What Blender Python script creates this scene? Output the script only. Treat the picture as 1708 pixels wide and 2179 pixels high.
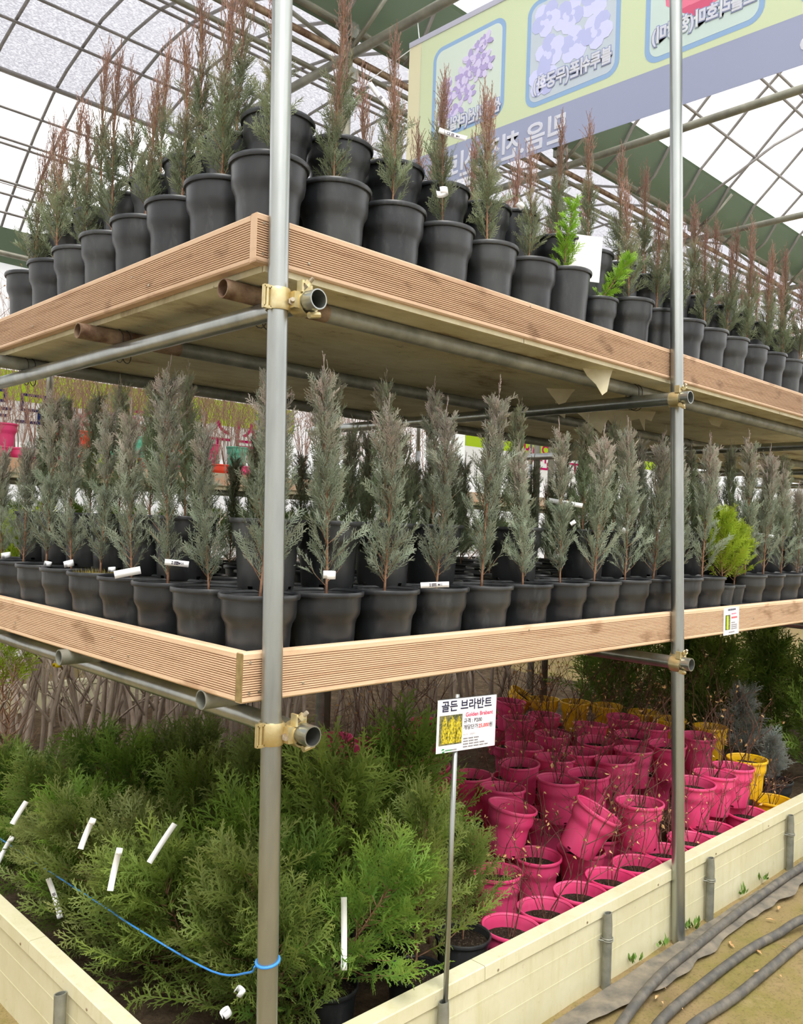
import bpy, math, random
import numpy as np
from mathutils import Matrix, Vector

# ------------------------------------------------------------------ scene, camera, light
for o in list(bpy.data.objects):
    bpy.data.objects.remove(o)
SC = bpy.context.scene
COL = SC.collection
RND = random.Random(11)

YAW, PITCH, ROLL = math.radians(44.212), math.radians(0.816), math.radians(1.89)
CAM = np.array([-1.1786, -1.5821, 1.5547])
FPX = 1821.18
FW = np.array([math.cos(PITCH) * math.sin(YAW), math.cos(PITCH) * math.cos(YAW), math.sin(PITCH)])
_r = np.array([math.cos(YAW), -math.sin(YAW), 0.0])
_u = np.cross(_r, FW)
RT = math.cos(ROLL) * _r + math.sin(ROLL) * _u
UP = -math.sin(ROLL) * _r + math.cos(ROLL) * _u
cam_d = bpy.data.cameras.new('camera')
cam = bpy.data.objects.new('camera', cam_d)
COL.objects.link(cam)
cam_d.sensor_fit = 'HORIZONTAL'
cam_d.sensor_width = 36.0
cam_d.lens = FPX / 1708 * 36.0
cam_d.clip_start = 0.05
cam_d.clip_end = 200
cam.matrix_world = Matrix(((RT[0], UP[0], -FW[0], CAM[0]), (RT[1], UP[1], -FW[1], CAM[1]),
                           (RT[2], UP[2], -FW[2], CAM[2]), (0, 0, 0, 1)))
SC.camera = cam

world = bpy.data.worlds.new('overcast_sky')
SC.world = world
world.use_nodes = True
wn = world.node_tree
wn.nodes['Background'].inputs[0].default_value = (0.98, 0.985, 1.0, 1)
wn.nodes['Background'].inputs[1].default_value = 1.45

sun_d = bpy.data.lights.new('hazy_sun_offscreen', 'SUN')
sun_d.energy = 3.2
sun_d.angle = math.radians(28)
sun_d.color = (1.0, 0.97, 0.92)
sun = bpy.data.objects.new('hazy_sun_offscreen', sun_d)
COL.objects.link(sun)
sun.rotation_euler = Vector((0.40, 0.62, -1.25)).to_track_quat('-Z', 'Y').to_euler()

SC.view_settings.view_transform = 'Standard'
SC.view_settings.look = 'None'
SC.view_settings.gamma = 1
SC.view_settings.use_curve_mapping = False
SC.view_settings.exposure = 0.36


def on_screen(x, y, z, m=70):
    d = np.array([x, y, z]) - CAM
    w = d @ FW
    if w < 0.2:
        return False
    px = 854 + FPX * (d @ RT) / w
    py = 1089.5 - FPX * (d @ UP) / w
    return -m < px < 1708 + m and -m < py < 2179 + m


# ------------------------------------------------------------------ materials
def lin(r, g, b):
    f = lambda c: (c / 255 / 12.92) if c / 255 <= 0.04045 else ((c / 255 + 0.055) / 1.055) ** 2.4
    return (f(r), f(g), f(b), 1)


class NT:
    def __init__(s, name):
        s.m = bpy.data.materials.new(name)
        s.m.use_nodes = True
        s.t = s.m.node_tree
        s.b = s.t.nodes['Principled BSDF']
        s.out = s.t.nodes['Material Output']

    def n(s, kind, **kw):
        o = s.t.nodes.new(kind)
        for k, v in kw.items():
            if k.startswith('i_'):
                o.inputs[k[2:].replace('_', ' ')].default_value = v
            else:
                setattr(o, k, v)
        return o

    def l(s, a, b):
        s.t.links.new(a, b)

    def coord(s, scale=(1, 1, 1), kind='Object'):
        c = s.n('ShaderNodeTexCoord')
        m = s.n('ShaderNodeMapping')
        m.inputs['Scale'].default_value = scale
        s.l(c.outputs[kind], m.inputs[0])
        return m.outputs[0]

    def noise(s, vec, scale, detail=4, rough=0.6):
        o = s.n('ShaderNodeTexNoise')
        o.inputs['Scale'].default_value = scale
        o.inputs['Detail'].default_value = detail
        o.inputs['Roughness'].default_value = rough
        s.l(vec, o.inputs['Vector'])
        return o.outputs[0]

    def ramp(s, fac, stops):
        o = s.n('ShaderNodeValToRGB')
        e = o.color_ramp.elements
        while len(e) < len(stops):
            e.new(0.5)
        for i, (p, c) in enumerate(stops):
            e[i].position = p
            e[i].color = c if len(c) == 4 else (*c, 1)
        s.l(fac, o.inputs[0])
        return o.outputs[0]

    def mix(s, fac, a, b, blend='MIX'):
        o = s.n('ShaderNodeMix', data_type='RGBA', blend_type=blend)
        for v, i in ((fac, 0), (a, 6), (b, 7)):
            if hasattr(v, 'links') or hasattr(v, 'is_linked'):
                s.l(v, o.inputs[i])
            else:
                o.inputs[i].default_value = v
        return o.outputs[2]

    def bump(s, h, strength=0.3, dist=0.01):
        o = s.n('ShaderNodeBump')
        o.inputs['Strength'].default_value = strength
        o.inputs['Distance'].default_value = dist
        s.l(h, o.inputs['Height'])
        s.l(o.outputs[0], s.b.inputs['Normal'])

    def base(s, c):
        if hasattr(c, 'is_linked'):
            s.l(c, s.b.inputs['Base Color'])
        else:
            s.b.inputs['Base Color'].default_value = c

    def set(s, rough=0.5, metal=0.0, spec=0.5):
        s.b.inputs['Roughness'].default_value = rough
        s.b.inputs['Metallic'].default_value = metal
        s.b.inputs['Specular IOR Level'].default_value = spec


def plain(name, c, rough=0.6, metal=0.0, spec=0.4):
    t = NT(name)
    t.base(c)
    t.set(rough, metal, spec)
    return t.m


def speckled(name, c1, c2, scale=30, rough=0.6, metal=0.0, spec=0.4, bump=0.0, stops=(0.35, 0.7), detail=5, sc=(1, 1, 1)):
    t = NT(name)
    v = t.coord(sc)
    n = t.noise(v, scale, detail)
    t.base(t.ramp(n, [(stops[0], c1), (stops[1], c2)]))
    t.set(rough, metal, spec)
    if bump:
        t.bump(n, bump)
    return t.m


M = {}
M['galv'] = speckled('galvanised_pipe', lin(150, 154, 152), lin(190, 193, 188), 9, 0.30, 0.9, 0.5, stops=(0.3, 0.72), sc=(1, 1, 0.15))
M['galv_dull'] = speckled('dull_galvanised_pipe', lin(120, 122, 112), lin(160, 160, 148), 12, 0.5, 0.4)
M['roof_pipe'] = speckled('roof_pipe', lin(120, 118, 106), lin(150, 148, 132), 8, 0.5, 0.35)
M['hoop'] = speckled('hoop_pipe', lin(128, 124, 121), lin(148, 144, 140), 6, 0.5, 0.3)
M['rust'] = speckled('rusty_pipe', lin(92, 66, 48), lin(150, 128, 104), 14, 0.75, 0.15, stops=(0.38, 0.62))
M['brass'] = speckled('zinc_yellow_steel', lin(196, 176, 124), lin(226, 214, 172), 18, 0.33, 0.75)
M['bolt'] = speckled('worn_bolt_steel', lin(150, 130, 108), lin(196, 188, 168), 40, 0.4, 0.6)
M['wire'] = plain('dark_tie_wire', lin(62, 60, 56), 0.5, 0.6)
M['white_tag'] = plain('white_tag_plastic', lin(245, 246, 248), 0.45)
M['ink'] = plain('black_ink', lin(52, 46, 66), 0.7)
M['red_ink'] = plain('red_ink', lin(222, 60, 70), 0.7)
M['pink_ink'] = plain('pink_ink', lin(214, 84, 118), 0.7)
M['green_ink'] = plain('green_ink', lin(40, 140, 80), 0.7)
M['grey_ink'] = plain('grey_ink', lin(130, 126, 130), 0.7)
M['dark_ink'] = plain('navy_ink', lin(40, 40, 70), 0.7)
M['paper'] = plain('laminated_paper', lin(250, 248, 250), 0.35)
M['blue_twine'] = plain('blue_twine', lin(62, 140, 220), 0.5)
M['yellow_tape'] = plain('yellow_tape', lin(226, 200, 20), 0.5)
M['card'] = plain('pale_card', lin(236, 234, 232), 0.6)


def wood_mat(name, c1, c2, c3):
    t = NT(name)
    v = t.coord((0.6, 0.6, 14))
    n = t.noise(v, 5, 6, 0.65)
    v2 = t.coord((3.2, 3.2, 7))
    k = t.noise(v2, 2.3, 3, 0.5)
    a = t.ramp(n, [(0.25, c2), (0.5, c1), (0.75, c1)])
    b = t.ramp(k, [(0.60, (0, 0, 0, 1)), (0.72, (0.55, 0.55, 0.55, 1))])
    c = t.mix(b, a, c3)
    v3 = t.coord((1, 1, 1))
    sp = t.noise(v3, 260, 2, 0.5)
    d = t.mix(t.ramp(sp, [(0.62, (0, 0, 0, 1)), (0.78, (0.22, 0.22, 0.22, 1))]), c, c3)
    t.base(d)
    t.set(0.72, 0, 0.3)
    t.bump(n, 0.12, 0.004)
    return t.m


M['wood_up'] = wood_mat('weathered_decking', lin(204, 173, 144), lin(172, 137, 108), lin(122, 88, 64))
M['wood_low'] = wood_mat('pale_decking', lin(228, 196, 162), lin(202, 166, 130), lin(162, 120, 82))
M['wood_end'] = speckled('board_end_grain', lin(128, 108, 66), lin(160, 138, 90), 60, 0.8)


def plastic(name, c, dust, amount=0.35, rough=0.42):
    t = NT(name)
    v = t.coord((1, 1, 0.35))
    n = t.noise(v, 26, 6, 0.7)
    info = t.n('ShaderNodeObjectInfo')
    sh = t.n('ShaderNodeVectorMath', operation='ADD')
    t.l(v, sh.inputs[0])
    t.l(info.outputs['Location'], sh.inputs[1])
    n2 = t.noise(sh.outputs[0], 7, 3)
    f = t.ramp(n2, [(0.42, (0, 0, 0, 1)), (0.75, (amount, amount, amount, 1))])
    f2 = t.ramp(n, [(0.55, (0, 0, 0, 1)), (0.8, (amount, amount, amount, 1))])
    a = t.mix(f, c, dust)
    t.base(t.mix(f2, a, dust))
    t.set(rough, 0, 0.5)
    return t.m


M['black_pot'] = plastic('black_pot_plastic', lin(33, 35, 38), lin(106, 108, 106), 0.34, 0.34)
M['pink_pot'] = plastic('pink_pot_plastic', lin(236, 70, 126), lin(232, 134, 164), 0.25, 0.42)
M['yellow_pot'] = plastic('yellow_pot_plastic', lin(240, 188, 12), lin(226, 196, 90), 0.2, 0.42)
M['red_pot'] = plastic('red_pot_plastic', lin(232, 70, 40), lin(232, 120, 90), 0.2)
M['lime_pot'] = plastic('lime_pot_plastic', lin(190, 225, 20), lin(200, 225, 90), 0.2)
M['mint_pot'] = plastic('mint_pot_plastic', lin(110, 205, 170), lin(150, 215, 190), 0.2)

t = NT('potting_soil')
v = t.coord()
n = t.noise(v, 120, 6, 0.75)
t.base(t.ramp(n, [(0.35, lin(30, 26, 22)), (0.55, lin(66, 56, 46)), (0.72, lin(150, 136, 112))]))
t.set(0.95, 0, 0.1)
t.bump(n, 0.9, 0.01)
M['soil'] = t.m

t = NT('bed_earth')
v = t.coord()
n = t.noise(v, 14, 10, 0.72)
n2 = t.noise(v, 70, 5, 0.7)
a = t.ramp(n, [(0.3, lin(60, 50, 40)), (0.55, lin(112, 96, 76)), (0.75, lin(146, 126, 100))])
t.base(t.mix(t.ramp(n2, [(0.5, (0, 0, 0, 1)), (0.7, (0.6, 0.6, 0.6, 1))]), a, lin(70, 56, 44)))
t.set(0.95, 0, 0.1)
t.bump(n2, 0.8, 0.02)
M['earth'] = t.m

t = NT('alley_dirt')
v = t.coord()
n = t.noise(v, 1.6, 8, 0.68)
n2 = t.noise(v, 9, 8, 0.7)
n3 = t.noise(v, 90, 4, 0.7)
a = t.ramp(n, [(0.32, lin(120, 102, 70)), (0.48, lin(148, 128, 90)), (0.64, lin(132, 122, 68)), (0.78, lin(166, 146, 110))])
b = t.mix(t.ramp(n2, [(0.52, (0, 0, 0, 1)), (0.72, (0.6, 0.6, 0.6, 1))]), a, lin(104, 106, 44))
t.base(t.mix(t.ramp(n3, [(0.52, (0, 0, 0, 1)), (0.70, (0.65, 0.65, 0.65, 1))]), b, lin(92, 76, 54)))
t.set(0.9, 0, 0.2)
t.bump(n2, 0.5, 0.03)
M['dirt'] = t.m

M['cloth_dark'] = speckled('weed_fabric', lin(96, 92, 84), lin(140, 130, 112), 14, 0.85, bump=0.4)
M['hose'] = speckled('dusty_hose', lin(82, 80, 76), lin(126, 118, 104), 22, 0.6, stops=(0.42, 0.8))

t = NT('cream_panel')
v = t.coord()
n = t.noise(v, 2.4, 8, 0.7)
n2 = t.noise(v, 34, 6, 0.75)
v3 = t.coord((3, 3, 0.5))
n4 = t.noise(v3, 9, 5, 0.7)
a = t.ramp(n, [(0.35, lin(206, 200, 164)), (0.65, lin(220, 215, 184))])
b = t.mix(t.ramp(n2, [(0.61, (0, 0, 0, 1)), (0.78, (0.6, 0.6, 0.6, 1))]), a, lin(156, 126, 96))
c = t.mix(t.ramp(n4, [(0.50, (0, 0, 0, 1)), (0.78, (0.45, 0.45, 0.45, 1))]), b, lin(188, 180, 120))
t.base(c)
t.set(0.5, 0, 0.35)
M['cream'] = t.m

t = NT('old_sandwich_panel')
v = t.coord((1, 1.8, 1))
n = t.noise(v, 2.2, 10, 0.72)
n2 = t.noise(v, 16, 6, 0.7)
a = t.ramp(n, [(0.32, lin(132, 110, 80)), (0.44, lin(190, 181, 148)), (0.6, lin(210, 204, 174))])
b = t.mix(t.ramp(n2, [(0.62, (0, 0, 0, 1)), (0.74, (0.8, 0.8, 0.8, 1))]), a, lin(106, 80, 54))
t.base(b)
t.set(0.7, 0, 0.25)
M['panel'] = t.m
M['flake'] = speckled('peeling_panel_skin', lin(196, 186, 152), lin(216, 208, 178), 12, 0.7)


def leaf_mat(name, rough=0.6, trans=0.22):
    t = NT(name)
    at = t.n('ShaderNodeAttribute', attribute_name='Col')
    info = t.n('ShaderNodeObjectInfo')
    hs = t.n('ShaderNodeHueSaturation')
    mr = t.n('ShaderNodeMapRange')
    mr.inputs[3].default_value = 0.78
    mr.inputs[4].default_value = 1.22
    t.l(info.outputs['Random'], mr.inputs[0])
    t.l(mr.outputs[0], hs.inputs['Value'])
    t.l(at.outputs['Color'], hs.inputs['Color'])
    t.l(hs.outputs[0], t.b.inputs['Base Color'])
    t.set(rough, 0, 0.25)
    tr = t.n('ShaderNodeBsdfTranslucent')
    t.l(hs.outputs[0], tr.inputs[0])
    mx = t.n('ShaderNodeMixShader')
    mx.inputs[0].default_value = trans
    t.l(t.b.outputs[0], mx.inputs[1])
    t.l(tr.outputs[0], mx.inputs[2])
    t.l(mx.outputs[0], t.out.inputs[0])
    return t.m


M['juniper'] = leaf_mat('juniper_foliage', 0.65)
M['thuja'] = leaf_mat('thuja_foliage', 0.5, 0.30)
M['dry_leaf'] = speckled('dry_leaf', lin(176, 132, 82), lin(214, 178, 128), 40, 0.8)
M['twig'] = speckled('red_brown_twig', lin(78, 52, 42), lin(122, 88, 70), 50, 0.75)
M['stem'] = speckled('conifer_stem', lin(120, 84, 62), lin(164, 128, 98), 60, 0.8)
M['bark'] = speckled('grey_brown_bark', lin(140, 124, 110), lin(182, 168, 152), 26, 0.85, sc=(1, 1, 0.3))
M['pale_twig'] = speckled('pale_twig', lin(160, 124, 104), lin(196, 164, 142), 30, 0.8)


def cloth_mat(name, c, trans=0.5):
    t = NT(name)
    d = t.n('ShaderNodeBsdfDiffuse')
    tr = t.n('ShaderNodeBsdfTranslucent')
    d.inputs[0].default_value = c
    tr.inputs[0].default_value = c
    mx = t.n('ShaderNodeMixShader')
    mx.inputs[0].default_value = trans
    t.l(d.outputs[0], mx.inputs[1])
    t.l(tr.outputs[0], mx.inputs[2])
    t.l(mx.outputs[0], t.out.inputs[0])
    return t.m


M['curtain'] = cloth_mat('green_gutter_curtain', lin(98, 112, 92), 0.15)
M['ban_lime'] = cloth_mat('banner_lime_print', lin(222, 229, 203), .55)
M['ban_band'] = cloth_mat('banner_blue_print', lin(186, 191, 211), .55)
M['ban_orange'] = cloth_mat('banner_peach_print', lin(232, 228, 204), .55)
M['ban_frame'] = cloth_mat('banner_frame_print', lin(146, 174, 208), .12)
M['ban_frame2'] = cloth_mat('banner_inner_print', lin(146, 154, 184), .12)
M['ban_photo1'] = cloth_mat('banner_lilac_ground', lin(205, 216, 205), .12)
M['ban_photo2'] = cloth_mat('banner_mallow_ground', lin(190, 200, 208), .12)
M['ban_photo3'] = cloth_mat('banner_rose_ground', lin(198, 214, 208), .12)
M['ban_white'] = cloth_mat('banner_white_print', lin(246, 246, 250))
M['ban_lilac'] = cloth_mat('banner_lilac_petal', lin(176, 164, 206), .12)
M['ban_lilac2'] = cloth_mat('banner_pale_petal', lin(208, 200, 228), .12)
M['ban_mallow'] = cloth_mat('banner_mallow_petal', lin(206, 208, 240), .12)
M['ban_mallow2'] = cloth_mat('banner_mallow_shade', lin(184, 188, 226), .12)
M['ban_rose'] = cloth_mat('banner_rose_petal', lin(226, 128, 152), .12)
M['ban_rose2'] = cloth_mat('banner_rose_shade', lin(206, 100, 128), .12)
M['ban_hem'] = cloth_mat('banner_hem', lin(206, 206, 218))
M['far_lime'] = cloth_mat('far_banner_lime', lin(206, 232, 70))
M['far_white'] = cloth_mat('far_banner_white', lin(246, 246, 244))
M['far_navy'] = cloth_mat('far_banner_navy', lin(66, 76, 128))
M['far_pink'] = cloth_mat('far_banner_pink', lin(226, 40, 128))
M['wall_film'] = cloth_mat('milky_wall_film', lin(246, 246, 246), 0.6)


def film(name, transp, c=(0.95, 0.96, 0.97, 1)):
    t = NT(name)
    tp = t.n('ShaderNodeBsdfTransparent')
    tr = t.n('ShaderNodeBsdfTranslucent')
    tr.inputs[0].default_value = c
    mx = t.n('ShaderNodeMixShader')
    mx.inputs[0].default_value = 1 - transp
    t.l(tp.outputs[0], mx.inputs[1])
    t.l(tr.outputs[0], mx.inputs[2])
    t.l(mx.outputs[0], t.out.inputs[0])
    return t.m


M['film'] = film('clear_greenhouse_film', 0.72)

t = NT('aluminised_shade_cloth')
v = t.coord((1, 2.0, 1))
n = t.noise(v, 42, 3, 0.7)
v2 = t.coord((0.35, 1, 1))
n2 = t.noise(v2, 1.1, 3, 0.6)
d = t.n('ShaderNodeBsdfDiffuse')
tr = t.n('ShaderNodeBsdfTranslucent')
tp = t.n('ShaderNodeBsdfTransparent')
cc = t.mix(t.ramp(n2, [(0.66, (0, 0, 0, 1)), (0.69, (1, 1, 1, 1))]), lin(142, 141, 148), lin(116, 130, 150))
t.l(cc, tr.inputs[0])
t.l(cc, d.inputs[0])
m1 = t.n('ShaderNodeMixShader')
m1.inputs[0].default_value = 0.75
t.l(d.outputs[0], m1.inputs[1])
t.l(tr.outputs[0], m1.inputs[2])
m2 = t.n('ShaderNodeMixShader')
t.l(t.ramp(n, [(0.42, (0.03, 0.03, 0.03, 1)), (0.62, (0.32, 0.32, 0.32, 1))]), m2.inputs[0])
t.l(m1.outputs[0], m2.inputs[1])
t.l(tp.outputs[0], m2.inputs[2])
t.l(m2.outputs[0], t.out.inputs[0])
M['shade'] = t.m


# ------------------------------------------------------------------ mesh helpers
class MB:
    def __init__(s):
        s.v = []
        s.f = []

    def add(s, vs, fs):
        b = len(s.v)
        s.v += [tuple(map(float, p)) for p in vs]
        s.f += [tuple(b + i for i in f) for f in fs]
        return s

    def box(s, x0, x1, y0, y1, z0, z1):
        return s.add([(x0, y0, z0), (x1, y0, z0), (x1, y1, z0), (x0, y1, z0), (x0, y0, z1), (x1, y0, z1), (x1, y1, z1), (x0, y1, z1)],
                     [(0, 3, 2, 1), (4, 5, 6, 7), (0, 1, 5, 4), (1, 2, 6, 5), (2, 3, 7, 6), (3, 0, 4, 7)])

    def tube(s, path, r, n=8, cap=True):
        P = [np.array(p, float) for p in path]
        rr = r if hasattr(r, '__len__') else [r] * len(P)
        vs, fs = [], []
        prev = None
        for i, p in enumerate(P):
            d = P[min(i + 1, len(P) - 1)] - P[max(i - 1, 0)]
            d = d / (np.linalg.norm(d) + 1e-12)
            a = np.array([0, 0, 1.0]) if abs(d[2]) < 0.9 else np.array([1.0, 0, 0])
            if prev is not None:
                a = prev
            u = a - d * (a @ d)
            if np.linalg.norm(u) < 1e-6:
                u = np.array([0, 1.0, 0]) - d * d[1]
            u /= np.linalg.norm(u)
            w = np.cross(d, u)
            prev = u
            for k in range(n):
                t_ = 2 * math.pi * k / n
                vs.append(p + rr[i] * (math.cos(t_) * u + math.sin(t_) * w))
        for i in range(len(P) - 1):
            for k in range(n):
                k2 = (k + 1) % n
                fs.append((i * n + k, i * n + k2, (i + 1) * n + k2, (i + 1) * n + k))
        if cap:
            fs.append(tuple(range(n - 1, -1, -1)))
            fs.append(tuple((len(P) - 1) * n + k for k in range(n)))
        return s.add(vs, fs)

    def pipe(s, a, b, ro, ri, n=20):
        """hollow open-ended pipe"""
        a, b = np.array(a, float), np.array(b, float)
        d = (b - a) / np.linalg.norm(b - a)
        u = np.cross(d, [0, 0, 1.0]) if abs(d[2]) < 0.9 else np.cross(d, [1.0, 0, 0])
        u /= np.linalg.norm(u)
        w = np.cross(d, u)
        vs = []
        for p, r in ((a, ro), (b, ro), (b, ri), (a, ri)):
            for k in range(n):
                t_ = 2 * math.pi * k / n
                vs.append(p + r * (math.cos(t_) * u + math.sin(t_) * w))
        fs = []
        for i in range(4):
            j = (i + 1) % 4
            for k in range(n):
                k2 = (k + 1) % n
                fs.append((i * n + k, i * n + k2, j * n + k2, j * n + k))
        return s.add(vs, fs)

    def lathe(s, prof, n=28, skip=None):
        vs, fs = [], []
        m = len(prof)
        for r, z in prof:
            for k in range(n):
                t_ = 2 * math.pi * k / n
                vs.append((r * math.cos(t_), r * math.sin(t_), z))
        for i in range(m - 1):
            for k in range(n):
                if skip and skip(i, k):
                    continue
                k2 = (k + 1) % n
                fs.append((i * n + k, i * n + k2, (i + 1) * n + k2, (i + 1) * n + k))
        return s.add(vs, fs)

    def prism(s, poly, axis, a, b):
        """poly of 2-D points extruded along axis from a to b"""
        def mk(p, t_):
            return {'x': (t_, p[0], p[1]), 'y': (p[0], t_, p[1]), 'z': (p[0], p[1], t_)}[axis]
        n = len(poly)
        vs = [mk(p, a) for p in poly] + [mk(p, b) for p in poly]
        fs = [(i, (i + 1) % n, n + (i + 1) % n, n + i) for i in range(n)]
        fs += [tuple(range(n - 1, -1, -1)), tuple(range(n, 2 * n))]
        return s.add(vs, fs)

    def grid(s, xs, ys, fz):
        vs = [(x, y, fz(x, y)) for y in ys for x in xs]
        n = len(xs)
        fs = [(j * n + i, j * n + i + 1, (j + 1) * n + i + 1, (j + 1) * n + i) for j in range(len(ys) - 1) for i in range(n - 1)]
        return s.add(vs, fs)

    def mesh(s, name, mat, smooth=False):
        me = bpy.data.meshes.new(name)
        me.from_pydata(s.v, [], s.f)
        me.validate()
        if smooth:
            me.polygons.foreach_set('use_smooth', [True] * len(me.polygons))
        me.materials.append(mat)
        me.update()
        return me

    def build(s, name, mat, parent=None, smooth=False):
        return link(name, s.mesh(name, mat, smooth), parent)


def autosmooth(me, ang=40):
    me.polygons.foreach_set('use_smooth', [True] * len(me.polygons))
    try:
        me.set_sharp_from_angle(angle=math.radians(ang))
    except Exception:
        pass
    return me


def link(name, data, parent=None, loc=None, rot=None, scale=None, order=None):
    o = bpy.data.objects.new(name, data)
    if order:
        o.rotation_mode = order
    COL.objects.link(o)
    if parent:
        o.parent = parent
    if loc is not None:
        o.location = loc
    if rot is not None:
        o.rotation_euler = rot
    if scale is not None:
        o.scale = (scale,) * 3 if not hasattr(scale, '__len__') else scale
    return o


def tag(o, label, cat, group=None, kind=None):
    o['label'] = label
    o['category'] = cat
    if group:
        o['group'] = group
    if kind:
        o['kind'] = kind
    return o


def thing(name, label, cat, loc=(0, 0, 0), rot=(0, 0, 0), scale=1.0, group=None):
    return tag(link(name, None, None, loc, rot, scale), label, cat, group)


def structure(o):
    o['kind'] = 'structure'
    return o


_txt = {}


def text_mesh(body, size, mat, extrude=0.0, bold=0.0, align='CENTER'):
    key = (body, size, mat.name, extrude, bold, align)
    if key in _txt:
        return _txt[key]
    c = bpy.data.curves.new('lettering', 'FONT')
    c.body = body
    c.size = size
    c.align_x = align
    c.align_y = 'CENTER'
    c.extrude = extrude
    c.offset = bold
    c.resolution_u = 3
    o = bpy.data.objects.new('lettering', c)
    COL.objects.link(o)
    dg = bpy.context.evaluated_depsgraph_get()
    me = bpy.data.meshes.new_from_object(o.evaluated_get(dg))
    bpy.data.objects.remove(o)
    me.materials.clear()
    me.materials.append(mat)
    _txt[key] = me
    return me


def place_text(me, name, parent, origin, X, Y):
    o = link(name, me, parent)
    Z = np.cross(X, Y)
    o.matrix_local = Matrix(((X[0], Y[0], Z[0], origin[0]), (X[1], Y[1], Z[1], origin[1]), (X[2], Y[2], Z[2], origin[2]), (0, 0, 0, 1)))
    return o


# ------------------------------------------------------------------ the setting: ground, roof, far walls
from mathutils import noise as mnoise


def nz(x, y, s=1.0, o=0.0):
    return mnoise.noise(Vector((x * s + o, y * s - o, 0.37 * o)))


g = MB()
xs = [-9, -6, -4, -3] + [(-2 + 0.12 * i) for i in range(52)] + [5, 6.5, 8, 11, 15, 18]
ys = [-9, -6, -4] + [(-3 + 0.1 * i) for i in range(46)] + [1.8, 2.2, 3, 4, 5, 6, 8, 10]
g.grid(xs, ys, lambda x, y: 0.012 * nz(x, y, 1.7) + 0.005 * nz(x, y, 6) - 0.012)
floor = g.mesh('floor', M['dirt'], True)
structure(link('floor', floor))

NEAR = [(2.62, 4.68), (2.44, 4.80), (2.31, 5.0), (2.12, 5.18), (1.81, 5.48), (1.4, 5.82), (0.8, 6.2), (0, 6.55), (-1, 6.8), (-2, 6.87), (-3.1, 6.72), (-4.4, 6.15), (-5.6, 5.2), (-6.1, 4.7)]
FARC = [(2.65, 4.75), (2.85, 4.98), (3.1, 5.15), (3.7, 5.5), (4.4, 5.72), (5.0, 5.81), (5.5, 5.78), (5.87, 5.69), (6.2, 5.6), (6.5, 5.48), (6.9, 5.23), (7.2, 5.0), (7.6, 4.66), (7.75, 4.5)]
X0, X1 = -4.2, 16.0
ceil = structure(link('ceiling', None))


def sheet(curve, x0, x1, name, mat, off=0.03, i0=0, i1=None):
    c = curve[i0:i1]
    m = MB()
    n = 12
    vs = [(x0 + (x1 - x0) * i / n, y, z + off) for i in range(n + 1) for y, z in c]
    k = len(c)
    m.add(vs, [(i * k + j, i * k + j + 1, (i + 1) * k + j + 1, (i + 1) * k + j) for i in range(n) for j in range(k - 1)])
    return m.build(name, mat, ceil, True)


sheet(NEAR, X0, X1, 'roof_film', M['film'], 0.035)
sheet(FARC, X0, X1, 'roof_film', M['film'], 0.05)
sheet(FARC, X0, X1, 'shade_cloth', M['shade'], 0.025, 0, 10)
sheet([(2.68, 4.70), (2.62, 4.74), (2.5, 4.80), (2.40, 4.9), (2.31, 5.02)], X0, X1, 'gutter_curtain', M['curtain'], 0.012)
sheet([(7.74, 4.14), (7.73, 4.25), (7.72, 4.37), (7.70, 4.50)], X0, X1, 'gutter_curtain', M['curtain'], 0.0)


def hoop(curve, x, r=0.0145):
    MB().tube([(x, y, z) for y, z in curve], r, 7).build('hoop', M['hoop'], ceil, True)


for x in (0.2, 0.78, 1.38, 1.95, 2.53, 3.0, 3.6, 4.2, 4.8, 5.4, 6.0, 6.7, 7.4, 8.2, 9.0, 10.0):
    hoop(FARC, x)
MB().tube([(2.21 - 0.035 * (y - 5.5), y, z - 0.02) for y, z in FARC[2:]], 0.014, 7).build('hoop', M['hoop'], ceil, True)
for i in range(22):
    hoop(NEAR, 1.0 + 0.6 * i - 0.0, 0.014)
# a slanting wind brace under the near roof
MB().tube([(6.55, 2.5, 4.7), (7.1, 1.9, 5.36), (7.7, 1.2, 5.9)], 0.014, 7).build('brace', M['hoop'], ceil, True)


def purlin(y, z, r=0.013, name='purlin', mat='hoop', x0=X0, x1=X1):
    MB().tube([(x0, y, z), (x1, y, z)], r, 7).build(name, M[mat], ceil, True)


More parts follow.
